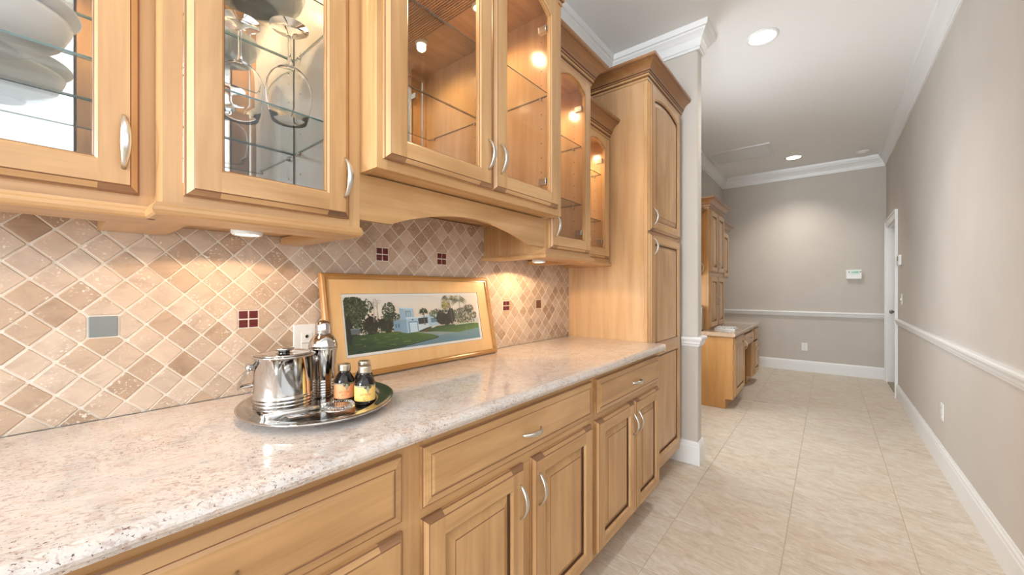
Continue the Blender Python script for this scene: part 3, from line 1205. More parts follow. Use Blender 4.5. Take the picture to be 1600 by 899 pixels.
for px, poly in cells[:300]:
    gg = G()
    tile(gg, poly, 'travertine')
    link('tile', gg, splash)
gg = G()
for px, poly in cells[300:]:
    tile(gg, poly, 'travertine_rest')
o = link('remaining_tiles', gg, splash)
o['kind'] = 'stuff'
for ay, az, c in ins_pts:
    s_ = 0.0245
    if c == 'red':
        for sy in (-1, 1):
            for sz in (-1, 1):
                gg = G()
                a, b = sorted((ay + sy * 0.002, ay + sy * s_))
                e, f = sorted((az + sz * 0.002, az + sz * s_))
                gg.box(-0.004, 0.0012, a, b, e, f, 'red_glass', 0.001)
                link('accent_tile', gg, splash, 'small dark red glass accent tile')
    else:
        gg = G()
        gg.box(-0.004, 0.0016, ay - s_, ay + s_, az - s_, az + s_, 'grey_glass' if c == 'grey' else 'brown_glass', 0.0015)
        link('accent_tile', gg, splash, 'square grey glass accent tile' if c == 'grey' else 'square brown accent tile')


def outlet(name, label, c, axis, out, w=0.072, h=0.116, kind='duplex', mat='white_plastic'):
    """wall plate; axis = wall normal axis, out = direction of the normal"""
    t = thing(name, label, 'outlet' if kind != 'switch' else 'switch', c)

    def bx(gg, u0, u1, z0, z1, t0, t1, key, bev=0):
        lo, hi = sorted((out * t0, out * t1))
        if axis == 'x':
            gg.box(c[0] + lo, c[0] + hi, c[1] + u0, c[1] + u1, c[2] + z0, c[2] + z1, key, bev)
        else:
            gg.box(c[0] + u0, c[0] + u1, c[1] + lo, c[1] + hi, c[2] + z0, c[2] + z1, key, bev)
    gg = G()
    bx(gg, -w / 2, w / 2, -h / 2, h / 2, 0.0006, 0.006, mat, 0.002)
    link('wall_plate', gg, t)
    if kind == 'duplex':
        for s_ in (-1, 1):
            gg = G()
            bx(gg, -0.017, 0.017, s_ * 0.024 - 0.014, s_ * 0.024 + 0.014, 0.006, 0.0075, mat, 0.0006)
            f = link('socket', gg, t)
            gg = G()
            for u in (-0.007, 0.005):
                bx(gg, u, u + 0.002, s_ * 0.024 - 0.002, s_ * 0.024 + 0.008, 0.0072, 0.0078, 'dark_slot')
            bx(gg, -0.002, 0.002, s_ * 0.024 - 0.010, s_ * 0.024 - 0.006, 0.0072, 0.0078, 'dark_slot')
            link('socket_slot', gg, f)
    elif kind == 'plain':
        gg = G()
        bx(gg, -0.017, 0.017, -0.034, 0.034, 0.006, 0.0072, mat, 0.0006)
        f = link('insert', gg, t)
        gg = G()
        gg.lathe([(0.006, 0.0073), (0.006, 0.0082), (0.004, 0.0082), (0.004, 0.0073)], (c[0], c[1], c[2] + 0.022), 'label_band', 16, axis='x')
        link('button', gg, f)
        gg = G()
        bx(gg, -0.016, 0.016, -0.001, 0.001, 0.0071, 0.0077, 'label_band')
        link('seam', gg, f)
    elif kind == 'switch':
        gg = G()
        bx(gg, -0.005, 0.005, -0.012, 0.012, 0.006, 0.014, mat, 0.001)
        link('toggle', gg, t)
    return t


outlet('wall_outlet', 'white outlet plate on the backsplash behind the cocktail shaker', (0.0015, 0.566, 1.048), 'x', 1, 0.082, 0.125, kind='plain')
outlet('wall_outlet', 'white duplex outlet low on the far wall', (1.073, YF, 0.366), 'y', -1)
outlet('wall_outlet', 'white outlet plate low on the right wall', (XR, 3.905, 0.39), 'x', -1)
outlet('light_switch', 'white light switch plate on the right wall beside the door', (XR, 5.80, 1.12), 'x', -1, kind='switch')

th_ = thing('thermostat', 'small grey thermostat box high on the right wall beside the door', 'thermostat', (XR, 5.88, 1.54))
g = G()
g.box(XR - 0.026, XR - 0.0006, 5.82, 5.93, 1.485, 1.595, 'white_plastic', 0.004)
link('housing', g, th_)
g = G()
g.box(XR - 0.028, XR - 0.026, 5.84, 5.91, 1.53, 1.58, 'label_band')
link('display', g, th_)

kp = thing('alarm_keypad', 'white alarm keypad with green display on the far wall', 'keypad', (1.625, YF, 1.43))
g = G()
g.box(1.545, 1.708, YF - 0.030, YF - 0.0006, 1.368, 1.497, 'white_plastic', 0.004)
link('housing', g, kp)
g = G()
g.box(1.592, 1.680, YF - 0.0325, YF - 0.030, 1.440, 1.486, 'screen_frame')
d_ = link('display', g, kp, 'green lit display')
g = G()
g.box(1.600, 1.672, YF - 0.0335, YF - 0.0325, 1.455, 1.474, 'screen_green')
link('readout', g, d_)
for xx in (1.574, 1.695):
    g = G()
    g.box(xx - 0.006, xx + 0.006, YF - 0.0325, YF - 0.030, 1.458, 1.472, 'dark_slot')
    link('key', g, kp)
g = G()
g.box(1.660, 1.685, YF - 0.0312, YF - 0.030, 1.384, 1.390, 'label_band')
link('maker_mark', g, kp)
g = G()
g.box(1.552, 1.701, YF - 0.0315, YF - 0.030, 1.376, 1.424, 'white_plastic', 0.0006)
link('flap', g, kp)

# ------------------------------------------------------------------ ceiling fittings
for i, (x, y, lb) in enumerate(((0.98, 3.31, 'bright recessed ceiling light nearest, beyond the stub wall'),
                                (0.977, 6.61, 'smaller-looking recessed ceiling light near the far wall'),
                                (0.98, 0.01, 'recessed ceiling light directly above the camera'))):
    t = thing('recessed_light', lb, 'ceiling light', (x, y, ZC), 'recessed ceiling lights along the hall')
    g = G()
    g.lathe([(0.102, -0.0006), (0.100, -0.006), (0.090, -0.010), (0.084, -0.008), (0.080, -0.0006)], (x, y, ZC), 'trim_white', 36)
    link('trim_ring', g, t)
    g = G()
    g.lathe([(0.080, -0.004), (0.05, -0.0045), (0, -0.0045)], (x, y, ZC), 'lamp_white', 36)
    link('lens', g, t)
    lamp('can_lamp', 'SPOT', (x, y, ZC - 0.03), CAN_W[i], WARM, spot_size=math.radians(116), spot_blend=1.0, shadow_soft_size=0.08)

t = thing('ceiling_vent', 'rectangular return air grille in the ceiling by the far left', 'vent', (0.43, 6.02, ZC))
g = G()
vx0, vx1, vy0, vy1 = 0.075, 0.785, 5.74, 6.29
for a, b, c, d in ((vx0, vx1, vy0, vy0 + 0.04), (vx0, vx1, vy1 - 0.04, vy1), (vx0, vx0 + 0.04, vy0 + 0.04, vy1 - 0.04), (vx1 - 0.04, vx1, vy0 + 0.04, vy1 - 0.04)):
    g.box(a, b, c, d, ZC - 0.014, ZC - 0.0006, 'trim_white')
link('frame', g, t)
g = G()
n = 34
for i in range(n):
    yy = vy0 + 0.043 + (vy1 - vy0 - 0.086) * i / n
    g.face([(vx0 + 0.04, yy, ZC - 0.003), (vx1 - 0.04, yy, ZC - 0.003), (vx1 - 0.04, yy + 0.011, ZC - 0.011), (vx0 + 0.04, yy + 0.011, ZC - 0.011)], 'trim_white')
g.box(vx0 + 0.04, vx1 - 0.04, vy0 + 0.04, vy1 - 0.04, ZC - 0.0018, ZC - 0.0008, 'label_band')
o = link('louvres', g, t)
o['kind'] = 'stuff'

g = G()
g.lathe([(0.072, -0.0006), (0.072, -0.012), (0.060, -0.022), (0.045, -0.024), (0.043, -0.030), (0, -0.031)], (1.705, 6.90, ZC), 'white_plastic', 28)
tag(link('smoke_detector', g), 'round white smoke detector on the ceiling near the far right corner', 'smoke detector')

# ------------------------------------------------------------------ leaning framed photograph
FA, FB = Vector((0.092, 0, 0.9180)), Vector((0.022, 0, 1.285))
FE = (FB - FA).normalized()
FN = Vector((FE.z, 0, -FE.x))          # outward, towards the room


def fp(y, t, n=0.0):
    p = FA + FE * t + FN * n
    return (p.x, y, p.z)


FY0, FY1, FT = 0.603, 1.430, 0.372
fr = thing('framed_picture', 'wide wood-framed photograph of a white house leaning on the backsplash', 'picture', (0.05, 1.016, 0.914))


def rect_ring(gg, a, b, key):
    """a, b: (y0, y1, t0, t1, n)"""
    def c4(q):
        return [fp(q[0], q[2], q[4]), fp(q[1], q[2], q[4]), fp(q[1], q[3], q[4]), fp(q[0], q[3], q[4])]
    A, B = c4(a), c4(b)
    for i in range(4):
        j = (i + 1) % 4
        gg.face([A[i], A[j], B[j], B[i]], key)


def ins(d, n):
    return (FY0 + d, FY1 - d, d, FT - d, n)


g = G()
seq = [ins(0, -0.018), ins(0, -0.003), ins(0.004, 0.001), ins(0.012, 0.002), ins(0.017, -0.001), ins(0.021, -0.001), ins(0.021, -0.008)]
for a, b in zip(seq, seq[1:]):
    rect_ring(g, a, b, 'frame_wood')
g.face([fp(FY0, 0, -0.018), fp(FY1, 0, -0.018), fp(FY1, FT, -0.018), fp(FY0, FT, -0.018)], 'frame_wood')
link('frame', g, fr)
MY0, MY1, MT0, MT1 = 0.670, 1.347, 0.072, 0.299
g = G()
rect_ring(g, ins(0.0205, -0.007), (MY0, MY1, MT0, MT1, -0.007), 'mat_wood')
rect_ring(g, (MY0, MY1, MT0, MT1, -0.007), (MY0 + 0.001, MY1 - 0.001, MT0 + 0.001, MT1 - 0.001, -0.0085), 'groove')
mt = link('mat_board', g, fr, 'wood-grained mat board')
PY0, PY1, PT0, PT1 = 0.677, 1.332, 0.083, 0.288
g = G()
rect_ring(g, (MY0 + 0.001, MY1 - 0.001, MT0 + 0.001, MT1 - 0.001, -0.0085), (PY0, PY1, PT0, PT1, -0.0088), 'mat_white')
link('mat_border', g, mt, 'narrow white inner border')


def s2l(c):
    return tuple(((v / 255) / 12.92 if v / 255 <= 0.04045 else ((v / 255 + 0.055) / 1.055) ** 2.4) for v in c)


pv, pf, pc = [], [], []
layer = [0]


def pp(pts, col, jitter=0, bump=True):
    if bump:
        layer[0] += 1
    n = -0.0088 + 0.0000012 * layer[0]
    i = len(pv)
    for k, (y, t) in enumerate(pts):
        y, t = min(max(y, PY0), PY1), min(max(t, PT0), PT1)
        pv.append(fp(y, t, n))
    pf.append(tuple(range(i, i + len(pts))))
    cols = col if isinstance(col, list) else [col] * len(pts)
    j = rnd.uniform(1 - jitter, 1 + jitter)
    pc.extend([tuple(min(1, x * j) for x in s2l(c)) for c in cols])


pr_ = random.Random(3)
# sky, lawn, road
pp([(PY0, 0.150), (PY1, 0.150), (PY1, PT1), (PY0, PT1)], [(244, 222, 194), (242, 222, 200), (226, 222, 214), (230, 226, 220)])
pp([(PY0, PT0), (PY1, PT0), (PY1, 0.135), (1.20, 0.119), (1.0, 0.135), (PY0, 0.152)], [(95, 128, 138), (112, 148, 162), (120, 156, 168), (128, 156, 160), (140, 160, 160), (110, 130, 130)])
pp([(PY0, PT0), (0.84, PT0), (0.90, 0.088), (1.0, 0.099), (1.07, 0.106), (1.084, 0.112), (1.05, 0.124), (0.985, 0.136), (0.93, 0.143), (0.80, 0.150), (PY0, 0.152)],
   [(40, 62, 44), (44, 66, 44), (50, 74, 42), (58, 84, 44), (70, 96, 50), (84, 112, 60), (96, 124, 58), (92, 120, 56), (84, 112, 52), (66, 96, 46), (48, 70, 40)])
pp([(0.85, PT0), (0.90, 0.0865), (1.0, 0.097), (1.075, 0.105), (1.087, 0.112), (1.07, 0.107), (1.0, 0.1), (0.90, 0.089)], (40, 52, 46))
for i in range(70):
    y, t = pr_.uniform(0.70, 1.0), pr_.uniform(0.095, 0.142)
    w = pr_.uniform(0.01, 0.05)
    pp([(y, t), (y + w, t - 0.001), (y + w * 0.8, t + 0.0016), (y + 0.005, t + 0.002)], pr_.choice([(92, 120, 52), (120, 144, 70), (56, 82, 42), (60, 88, 46)]))
pp([(0.975, 0.138), (1.06, 0.134), (1.205, 0.121), (1.16, 0.119), (1.09, 0.116), (1.02, 0.130)], [(150, 160, 158)] * 6)
pp([(1.02, 0.140), (1.12, 0.128), (1.20, 0.1195), (1.327, 0.131), (PY1, 0.134), (PY1, 0.153), (1.20, 0.158), (1.08, 0.156)],
   [(74, 100, 52), (84, 112, 54), (98, 124, 66), (108, 136, 70), (112, 138, 72), (96, 128, 60), (78, 104, 56), (60, 84, 50)])
pp([(0.685, 0.146), (0.80, 0.1475), (0.80, 0.1505), (0.685, 0.151)], (30, 40, 30))
pp([(0.727, 0.1485), (0.760, 0.1485), (0.757, 0.152), (0.73, 0.152)], (232, 222, 205))
# big trees at the left


def leaves(cy, ct, ry, rt, n, cols, size=0.006):
    for _ in range(n):
        a, r_ = pr_.uniform(0, 2 * PI), math.sqrt(pr_.uniform(0, 1))
        y, t = cy + ry * r_ * math.cos(a), ct + rt * r_ * math.sin(a)
        k = pr_.uniform(0.4, 1.2) * size
        b = pr_.uniform(0, 2 * PI)
        pp([(y + k * math.cos(b + q) * pr_.uniform(0.5, 1), t + k * math.sin(b + q) * pr_.uniform(0.5, 1)) for q in (0, 1.3, 2.6, 3.9, 5.2)], pr_.choice(cols), 0.15)


def blob(cy, ct, ry, rt, col, n=18, rag=0.16):
    pp([(cy + ry * math.cos(2 * PI * i / n) * pr_.uniform(1 - rag, 1 + rag), ct + rt * math.sin(2 * PI * i / n) * pr_.uniform(1 - rag, 1 + rag)) for i in range(n)], col)


DG = [(40, 52, 34), (56, 70, 46), (28, 38, 26), (74, 88, 60), (100, 108, 80), (34, 44, 30)]
MG = [(96, 106, 78), (120, 126, 96), (74, 86, 60), (58, 70, 46)]
blob(0.705, 0.235, 0.032, 0.055, (70, 82, 58))
leaves(0.712, 0.240, 0.052, 0.048, 420, DG + MG + DG, 0.0065)
leaves(0.745, 0.250, 0.045, 0.032, 170, MG + DG, 0.005)
leaves(0.705, 0.185, 0.034, 0.036, 170, DG)
blob(0.688, 0.17, 0.014, 0.05, (30, 36, 28))
leaves(0.735, 0.19, 0.030, 0.034, 110, DG)
blob(0.775, 0.180, 0.028, 0.033, (36, 34, 28))
leaves(0.775, 0.185, 0.030, 0.035, 70, [(34, 36, 26), (48, 46, 34), (60, 58, 40)])
for y in (0.79, 0.80, 0.81, 0.785, 0.805):
    dy = pr_.uniform(-0.012, 0.014)
    pp([(y, 0.19), (y + 0.0012, 0.19), (y + dy + 0.0006, 0.275), (y + dy, 0.275)], (150, 136, 120))
leaves(0.80, 0.265, 0.028, 0.016, 40, [(196, 176, 152), (170, 156, 136)], 0.0025)
blob(0.835, 0.180, 0.032, 0.028, (40, 42, 32))
leaves(0.838, 0.183, 0.036, 0.033, 70, [(36, 38, 28), (56, 58, 40), (46, 48, 36)])
leaves(0.855, 0.232, 0.030, 0.032, 220, DG + MG, 0.0045)
leaves(0.86, 0.205, 0.034, 0.020, 140, DG, 0.005)
leaves(0.885, 0.200, 0.018, 0.020, 50, [(88, 92, 74), (150, 152, 136), (60, 66, 50)], 0.0045)
leaves(0.79, 0.155, 0.09, 0.007, 120, [(44, 58, 38), (66, 82, 54)], 0.004)
pp([(0.695, 0.152), (0.728, 0.152), (0.728, 0.171), (0.694, 0.171)], (96, 106, 112))
pp([(0.692, 0.170), (0.731, 0.170), (0.729, 0.173), (0.694, 0.173)], (130, 138, 144))
# house
pp([(0.868, 0.150), (0.902, 0.146), (0.902, 0.195), (0.868, 0.190)], (128, 158, 178))
for y in (0.876, 0.888):
    pp([(y, 0.163), (y + 0.006, 0.163), (y + 0.006, 0.178), (y, 0.178)], (84, 112, 134))
pp([(0.900, 0.143), (0.928, 0.138), (0.928, 0.200), (0.900, 0.195)], (136, 164, 184))
pp([(0.900, 0.190), (0.966, 0.196), (0.966, 0.238), (0.918, 0.240), (0.900, 0.243)], [(150, 178, 196), (166, 192, 208), (172, 198, 214), (172, 198, 212), (150, 178, 196)])
pp([(0.900, 0.239), (0.918, 0.2365), (0.966, 0.2345), (0.966, 0.2385), (0.918, 0.2405), (0.900, 0.2435)], (208, 222, 230))
pp([(0.928, 0.205), (0.952, 0.205), (0.952, 0.226), (0.928, 0.227)], (104, 136, 158))
pp([(0.932, 0.206), (0.939, 0.206), (0.939, 0.223), (0.932, 0.223)], (170, 196, 206))
pp([(0.942, 0.206), (0.949, 0.206), (0.949, 0.223), (0.942, 0.223)], (170, 196, 206))
pp([(0.928, 0.138), (0.984, 0.140), (0.984, 0.199), (0.928, 0.201)], (170, 196, 212))
pp([(0.928, 0.197), (0.984, 0.195), (0.984, 0.199), (0.928, 0.201)], (212, 226, 232))
pp([(0.936, 0.140), (0.982, 0.141), (0.982, 0.183), (0.936, 0.184)], (118, 150, 176))
pp([(0.942, 0.140), (0.978, 0.141), (0.978, 0.178), (0.942, 0.179)], (200, 220, 232))
for k in range(1, 4):
    tt = 0.140 + 0.0095 * k
    pp([(0.942, tt), (0.978, tt), (0.978, tt + 0.0008), (0.942, tt + 0.0008)], (160, 188, 204))
blob(0.958, 0.190, 0.0035, 0.0028, (60, 70, 80), 10, 0.05)
pp([(0.984, 0.150), (1.09, 0.160), (1.09, 0.206), (1.05, 0.212), (1.035, 0.205), (0.984, 0.199)], (176, 200, 214))
pp([(0.984, 0.196), (1.035, 0.203), (1.05, 0.209), (1.09, 0.204), (1.09, 0.208), (1.05, 0.2135), (1.035, 0.207), (0.984, 0.200)], (226, 232, 232))
pp([(0.985, 0.170), (1.033, 0.172), (1.033, 0.196), (0.985, 0.194)], (54, 56, 58))
pp([(1.05, 0.172), (1.082, 0.174), (1.082, 0.192), (1.05, 0.192)], (104, 134, 152))
pp([(0.984, 0.141), (1.036, 0.153), (1.036, 0.168), (0.984, 0.170)], (206, 218, 224))
pp([(0.984, 0.139), (1.05, 0.152), (1.05, 0.156), (1.03, 0.154), (0.984, 0.143)], (62, 76, 58))


def palm(y0, t0, y1, t1, fr_, n, cols, w=0.0024):
    pp([(y0 - w, t0), (y0 + w, t0), (y1 + w * 0.5, t1), (y1 - w * 0.5, t1)], (112, 104, 92))
    for i in range(n):
        a = -0.5 + (PI + 1.0) * i / (n - 1)
        L = fr_ * pr_.uniform(0.8, 1.1)
        ey, et = y1 + L * math.cos(a), t1 + L * 0.55 * math.sin(a) - abs(math.cos(a)) * L * 0.25
        my, mt_ = y1 + L * 0.55 * math.cos(a), t1 + L * 0.55 * math.sin(a) * 0.8 + 0.004
        pp([(y1, t1), (my, mt_ - 0.003), (ey, et), (my, mt_ + 0.003)], pr_.choice(cols), 0.12)


leaves(1.085, 0.208, 0.040, 0.020, 150, [(92, 104, 66), (120, 126, 80), (70, 84, 56)], 0.005)
leaves(1.245, 0.192, 0.078, 0.036, 420, [(98, 104, 76), (120, 124, 94), (70, 80, 58), (140, 140, 112)], 0.005)
blob(1.125, 0.184, 0.045, 0.026, (52, 46, 36))
leaves(1.13, 0.190, 0.052, 0.034, 200, [(48, 44, 34), (66, 60, 44), (40, 40, 30)])
blob(1.165, 0.195, 0.020, 0.035, (56, 50, 40))
palm(1.016, 0.165, 1.016, 0.218, 0.026, 9, [(52, 62, 44), (66, 76, 52)], 0.003)
leaves(1.016, 0.222, 0.020, 0.013, 40, [(50, 60, 42), (68, 78, 54)], 0.004)
palm(1.170, 0.150, 1.163, 0.270, 0.045, 13, [(150, 146, 92), (110, 112, 74), (90, 96, 66)])
leaves(1.142, 0.242, 0.024, 0.022, 110, [(196, 178, 90), (160, 150, 84), (126, 128, 80)], 0.005)
palm(1.226, 0.160, 1.222, 0.262, 0.050, 13, [(120, 120, 88), (96, 100, 74), (140, 138, 104)])
leaves(1.275, 0.225, 0.034, 0.018, 90, [(70, 72, 58), (90, 86, 70)], 0.004)
pp([(1.288, 0.158), (PY1, 0.158), (PY1, 0.178), (1.288, 0.176)], (206, 204, 200))
pp([(1.296, 0.160), (1.304, 0.160), (1.304, 0.172), (1.296, 0.172)], (120, 130, 140))
pp([(1.18, 0.152), (1.327, 0.156), (1.327, 0.159), (1.18, 0.160)], (196, 206, 178))
for k in range(1):
    pp([(1.03, 0.2865), (1.16, 0.262), (1.16, 0.2626), (1.03, 0.2872)], (190, 178, 162))
pp([(1.245, 0.124), (1.247, 0.124), (1.247, 0.142), (1.245, 0.142)], (150, 156, 140))
me = bpy.data.meshes.new('photo_print')
bl = fr.location
me.from_pydata([(v[0] - bl.x, v[1] - bl.y, v[2] - bl.z) for v in pv], [], pf)
me.materials.append(MAT['photo_print'])
ca = me.color_attributes.new('Col', 'FLOAT_COLOR', 'POINT')
for i, c in enumerate(pc):
    ca.data[i].color = (*c, 1)
o = bpy.data.objects.new('photo_print', me)
COL.objects.link(o)
o.parent = fr
o['label'] = 'colour photograph of a white house behind a lawn'
g = G()
g.face([fp(FY0 + 0.02, 0.02, -0.0045), fp(FY1 - 0.02, 0.02, -0.0045), fp(FY1 - 0.02, FT - 0.02, -0.0045), fp(FY0 + 0.02, FT - 0.02, -0.0045)], 'pane')
link('glass_pane', g, fr)

# ------------------------------------------------------------------ tray and bar things on the worktop
TC, TR = (0.290, 0.482), math.radians(156)
g = G()
TA, TB = 0.226, 0.188
prof = [(0.0, 0.0045), (0.70, 0.0045), (0.735, 0.006), (0.765, 0.0125), (0.79, 0.0145), (0.80, 0.0135), (0.96, 0.0205), (0.985, 0.0225), (1.0, 0.021),
        (0.992, 0.017), (0.80, 0.009), (0.74, 0.0012), (0.70, 0.0005), (0.0, 0.0005)]
g.lathe(prof, (TC[0], TC[1], 0.914), 'tray_metal', 72, sx=TA, sy=TB, rot=TR)
tag(link('serving_tray', g), 'oval polished metal tray on the granite worktop', 'tray')
ZT = 0.9187

bc = (0.250, 0.407, ZT)
bk = thing('ice_bucket', 'polished steel ice bucket with lid on the oval tray', 'ice bucket', bc)
BR, BH = 0.0695, 0.143
g = G()
prof = [(0.0, 0.0), (BR - 0.005, 0.0), (BR - 0.001, 0.002)]
z = 0.004
for k in range(4):
    prof += [(BR - 0.001, z), (BR + 0.0012, z + 0.0035), (BR - 0.001, z + 0.007)]
    z += 0.009
prof += [(BR - 0.0015, z + 0.002), (BR + 0.0005, BH - 0.010), (BR + 0.0035, BH - 0.008), (BR + 0.0045, BH - 0.005), (BR + 0.0035, BH - 0.003), (BR - 0.004, BH - 0.003)]
g.lathe(prof, bc, 'steel', 64)
link('body', g, bk)
g = G()
g.lathe([(BR - 0.003, BH - 0.0025), (BR - 0.003, BH), (BR - 0.010, BH + 0.001), (BR - 0.014, BH - 0.001), (0.030, BH + 0.001), (0.012, BH + 0.002), (0, BH + 0.002)], bc, 'steel', 56)
lid = link('lid', g, bk)
g = G()
g.lathe([(0.0, BH + 0.002), (0.013, BH + 0.002), (0.015, BH + 0.005), (0.022, BH + 0.008), (0.0245, BH + 0.0105), (0.0235, BH + 0.0125), (0.0, BH + 0.0135)], bc, 'steel', 28)
link('knob', g, lid)
# bail handle hanging behind the bucket: two straight straps and a tubular grip
PZ = ZT + BH - 0.028
hx, hz_ = bc[0] - 0.086, PZ - 0.062
g = G()
g.tube([(hx, bc[1] - BR - 0.010, hz_), (hx, bc[1] + BR + 0.010, hz_)], 0.0068, 0.0068, 'steel', 14, up=(0, 0, 1))
hb = link('handle', g, bk)
for s_ in (-1, 1):
    g = G()
    yy = bc[1] + s_ * (BR + 0.009)
    g.tube([(bc[0] + 0.006, yy, PZ + 0.004), (bc[0] - 0.04, yy, PZ - 0.028), (hx - 0.003, yy, hz_ - 0.002)], [0.0085, 0.0075, 0.0085], [0.0013] * 3, 'steel', 10, up=(0, 1, 0))
    link('strap', g, hb)
for s_ in (-1, 1):
    g = G()
    g.lathe([(0.0, 0), (0.008, 0), (0.008, s_ * 0.010), (0.0095, s_ * 0.0115), (0.008, s_ * 0.016), (0.0, s_ * 0.018)], (bc[0], bc[1] + s_ * (BR - 0.0005), PZ), 'steel', 18, axis='y')
    link('pivot', g, bk)

sk = thing('cocktail_shaker', 'polished steel cocktail shaker standing beside the ice bucket', 'shaker', (0.217, 0.523, ZT))
c_ = (0.217, 0.523, ZT)
g = G()
prof = [(0.0, 0.0), (0.027, 0.0), (0.0285, 0.002)]
z = 0.004
for k in range(6):
    prof += [(0.0290, z), (0.0305, z + 0.003), (0.0290, z + 0.006)]
    z += 0.0075
prof += [(0.0295, z + 0.002), (0.0375, 0.136), (0.0385, 0.139), (0.0375, 0.1405)]
g.lathe(prof, c_, 'steel', 40)
link('cup', g, sk)
g = G()
g.lathe([(0.0375, 0.1406), (0.0385, 0.143), (0.0375, 0.149), (0.0345, 0.160), (0.029, 0.170), (0.0225, 0.177), (0.0205, 0.180)], c_, 'steel', 40)
link('strainer_top', g, sk)
g = G()
g.lathe([(0.0210, 0.180), (0.0215, 0.182), (0.0205, 0.205), (0.018, 0.212), (0.012, 0.217), (0.0, 0.219)], c_, 'steel', 36)
link('cap', g, sk)

TXT = {}


def curved_text(s, size, c, r_, a0, z, key, parent, name):
    cu = bpy.data.curves.new('lettering', 'FONT')
    cu.body = s
    cu.size = size
    cu.align_x = 'CENTER'
    cu.resolution_u = 2
    to = bpy.data.objects.new('lettering', cu)
    COL.objects.link(to)
    dg = bpy.context.evaluated_depsgraph_get()
    m = bpy.data.meshes.new_from_object(to.evaluated_get(dg))
    gg = G()
    for p in m.polygons:
        gg.face([(c[0] + r_ * math.cos(a0 + m.vertices[i].co.x / r_), c[1] + r_ * math.sin(a0 + m.vertices[i].co.x / r_), z + m.vertices[i].co.y) for i in p.vertices], key)
    bpy.data.objects.remove(to)
    bpy.data.curves.remove(cu)
    bpy.data.meshes.remove(m)
    return link(name, gg, parent)


BS = 0.89


def bottle(label, c, key, words, front, show=True):
    t = thing('bitters_bottle', label, 'bottle', c, 'small dark bottles on the oval tray')
    gg = G()
    gg.lathe([(r_ * BS, h_ * 0.95) for r_, h_ in [(0.0, 0.0), (0.027, 0.0), (0.0292, 0.003), (0.0297, 0.006), (0.0297, 0.056), (0.0285, 0.062), (0.0195, 0.078), (0.0165, 0.081), (0.0155, 0.084), (0.0155, 0.090)]], c, 'bottle_glass', 36)
    link('glass_body', gg, t)
    gg = G()
    pf_ = [(0.0155, 0.0855), (0.0175, 0.0855), (0.0178, 0.090)]
    for k in range(3):
        pf_ += [(0.0174, 0.092 + 0.004 * k), (0.0178, 0.094 + 0.004 * k)]
    pf_ += [(0.0172, 0.1045), (0.0150, 0.106), (0.0, 0.1062)]
    gg.lathe([(r_ * 0.97, h_ * 0.95) for r_, h_ in pf_], c, 'cap_metal', 32)
    link('cap', gg, t, 'silver screw cap')
    gg = G()
    gg.lathe([(0.0299 * BS, 0.0095), (0.0300 * BS, 0.010), (0.0300 * BS, 0.0495), (0.0299 * BS, 0.050)], c, key, 36)
    lb = link('paper_label', gg, t)
    gg = G()
    n = 24
    for i in range(n):
        a, b = 2 * PI * i / n, 2 * PI * (i + 1) / n
        def bz(q):
            w = math.exp(-((((q - front - 0.25 + PI) % (2 * PI)) - PI) / 0.28) ** 2)
            return 0.0495 - 0.004 * w, 0.0535 + 0.004 * w
        (l0, h0), (l1, h1) = bz(a), bz(b)
        gg.face([(c[0] + 0.0303 * BS * math.cos(q), c[1] + 0.0303 * BS * math.sin(q), c[2] + zz * 0.95) for q, zz in ((a, l0), (b, l1), (b, h1), (a, h0))], 'label_band')
    link('label_border', gg, lb)
    # small bird-like crest
    gg = G()
    def L(u, zz):
        q = front + 0.25 + u / 0.0304
        return (c[0] + 0.0305 * BS * math.cos(q), c[1] + 0.0305 * BS * math.sin(q), c[2] + zz * 0.95)
    gg.face([L(-0.0095, 0.055), L(-0.0105, 0.046), L(-0.005, 0.044), L(-0.0015, 0.052), L(0.0015, 0.052), L(0.005, 0.044), L(0.0105, 0.046), L(0.0095, 0.055), L(0, 0.060)], 'label_ink')
    gg.face([L(-0.0025, 0.052), L(-0.005, 0.043), L(0, 0.031), L(0.005, 0.043), L(0.0025, 0.052)], 'label_band')
    link('crest', gg, lb)
    for s_, sz, dz, kk in words:
        curved_text(s_, sz * 0.92, c, 0.0304 * BS, front + 0.02, c[2] + dz * 0.95, kk, lb, 'lettering')
    return t


FRONT = math.atan2(-0.55, 1.02)
bottle('front right dark bottle with a yellow label and silver cap', (0.374, 0.563, ZT), 'label_yellow',
       [('BITTERS', 0.0085, 0.026, 'label_red'), ('& CO', 0.006, 0.019, 'label_red'), ('No. 2', 0.0055, 0.0125, 'label_ink')], FRONT)
bottle('front left dark bottle with an orange label and silver cap', (0.305, 0.541, ZT), 'label_orange',
       [('BITTERS', 0.0085, 0.026, 'label_red'), ('& CO', 0.006, 0.019, 'label_red')], FRONT)
bottle('rear dark bottle half hidden behind the orange and yellow ones', (0.306, 0.600, ZT), 'label_yellow', [], FRONT + 2.4)

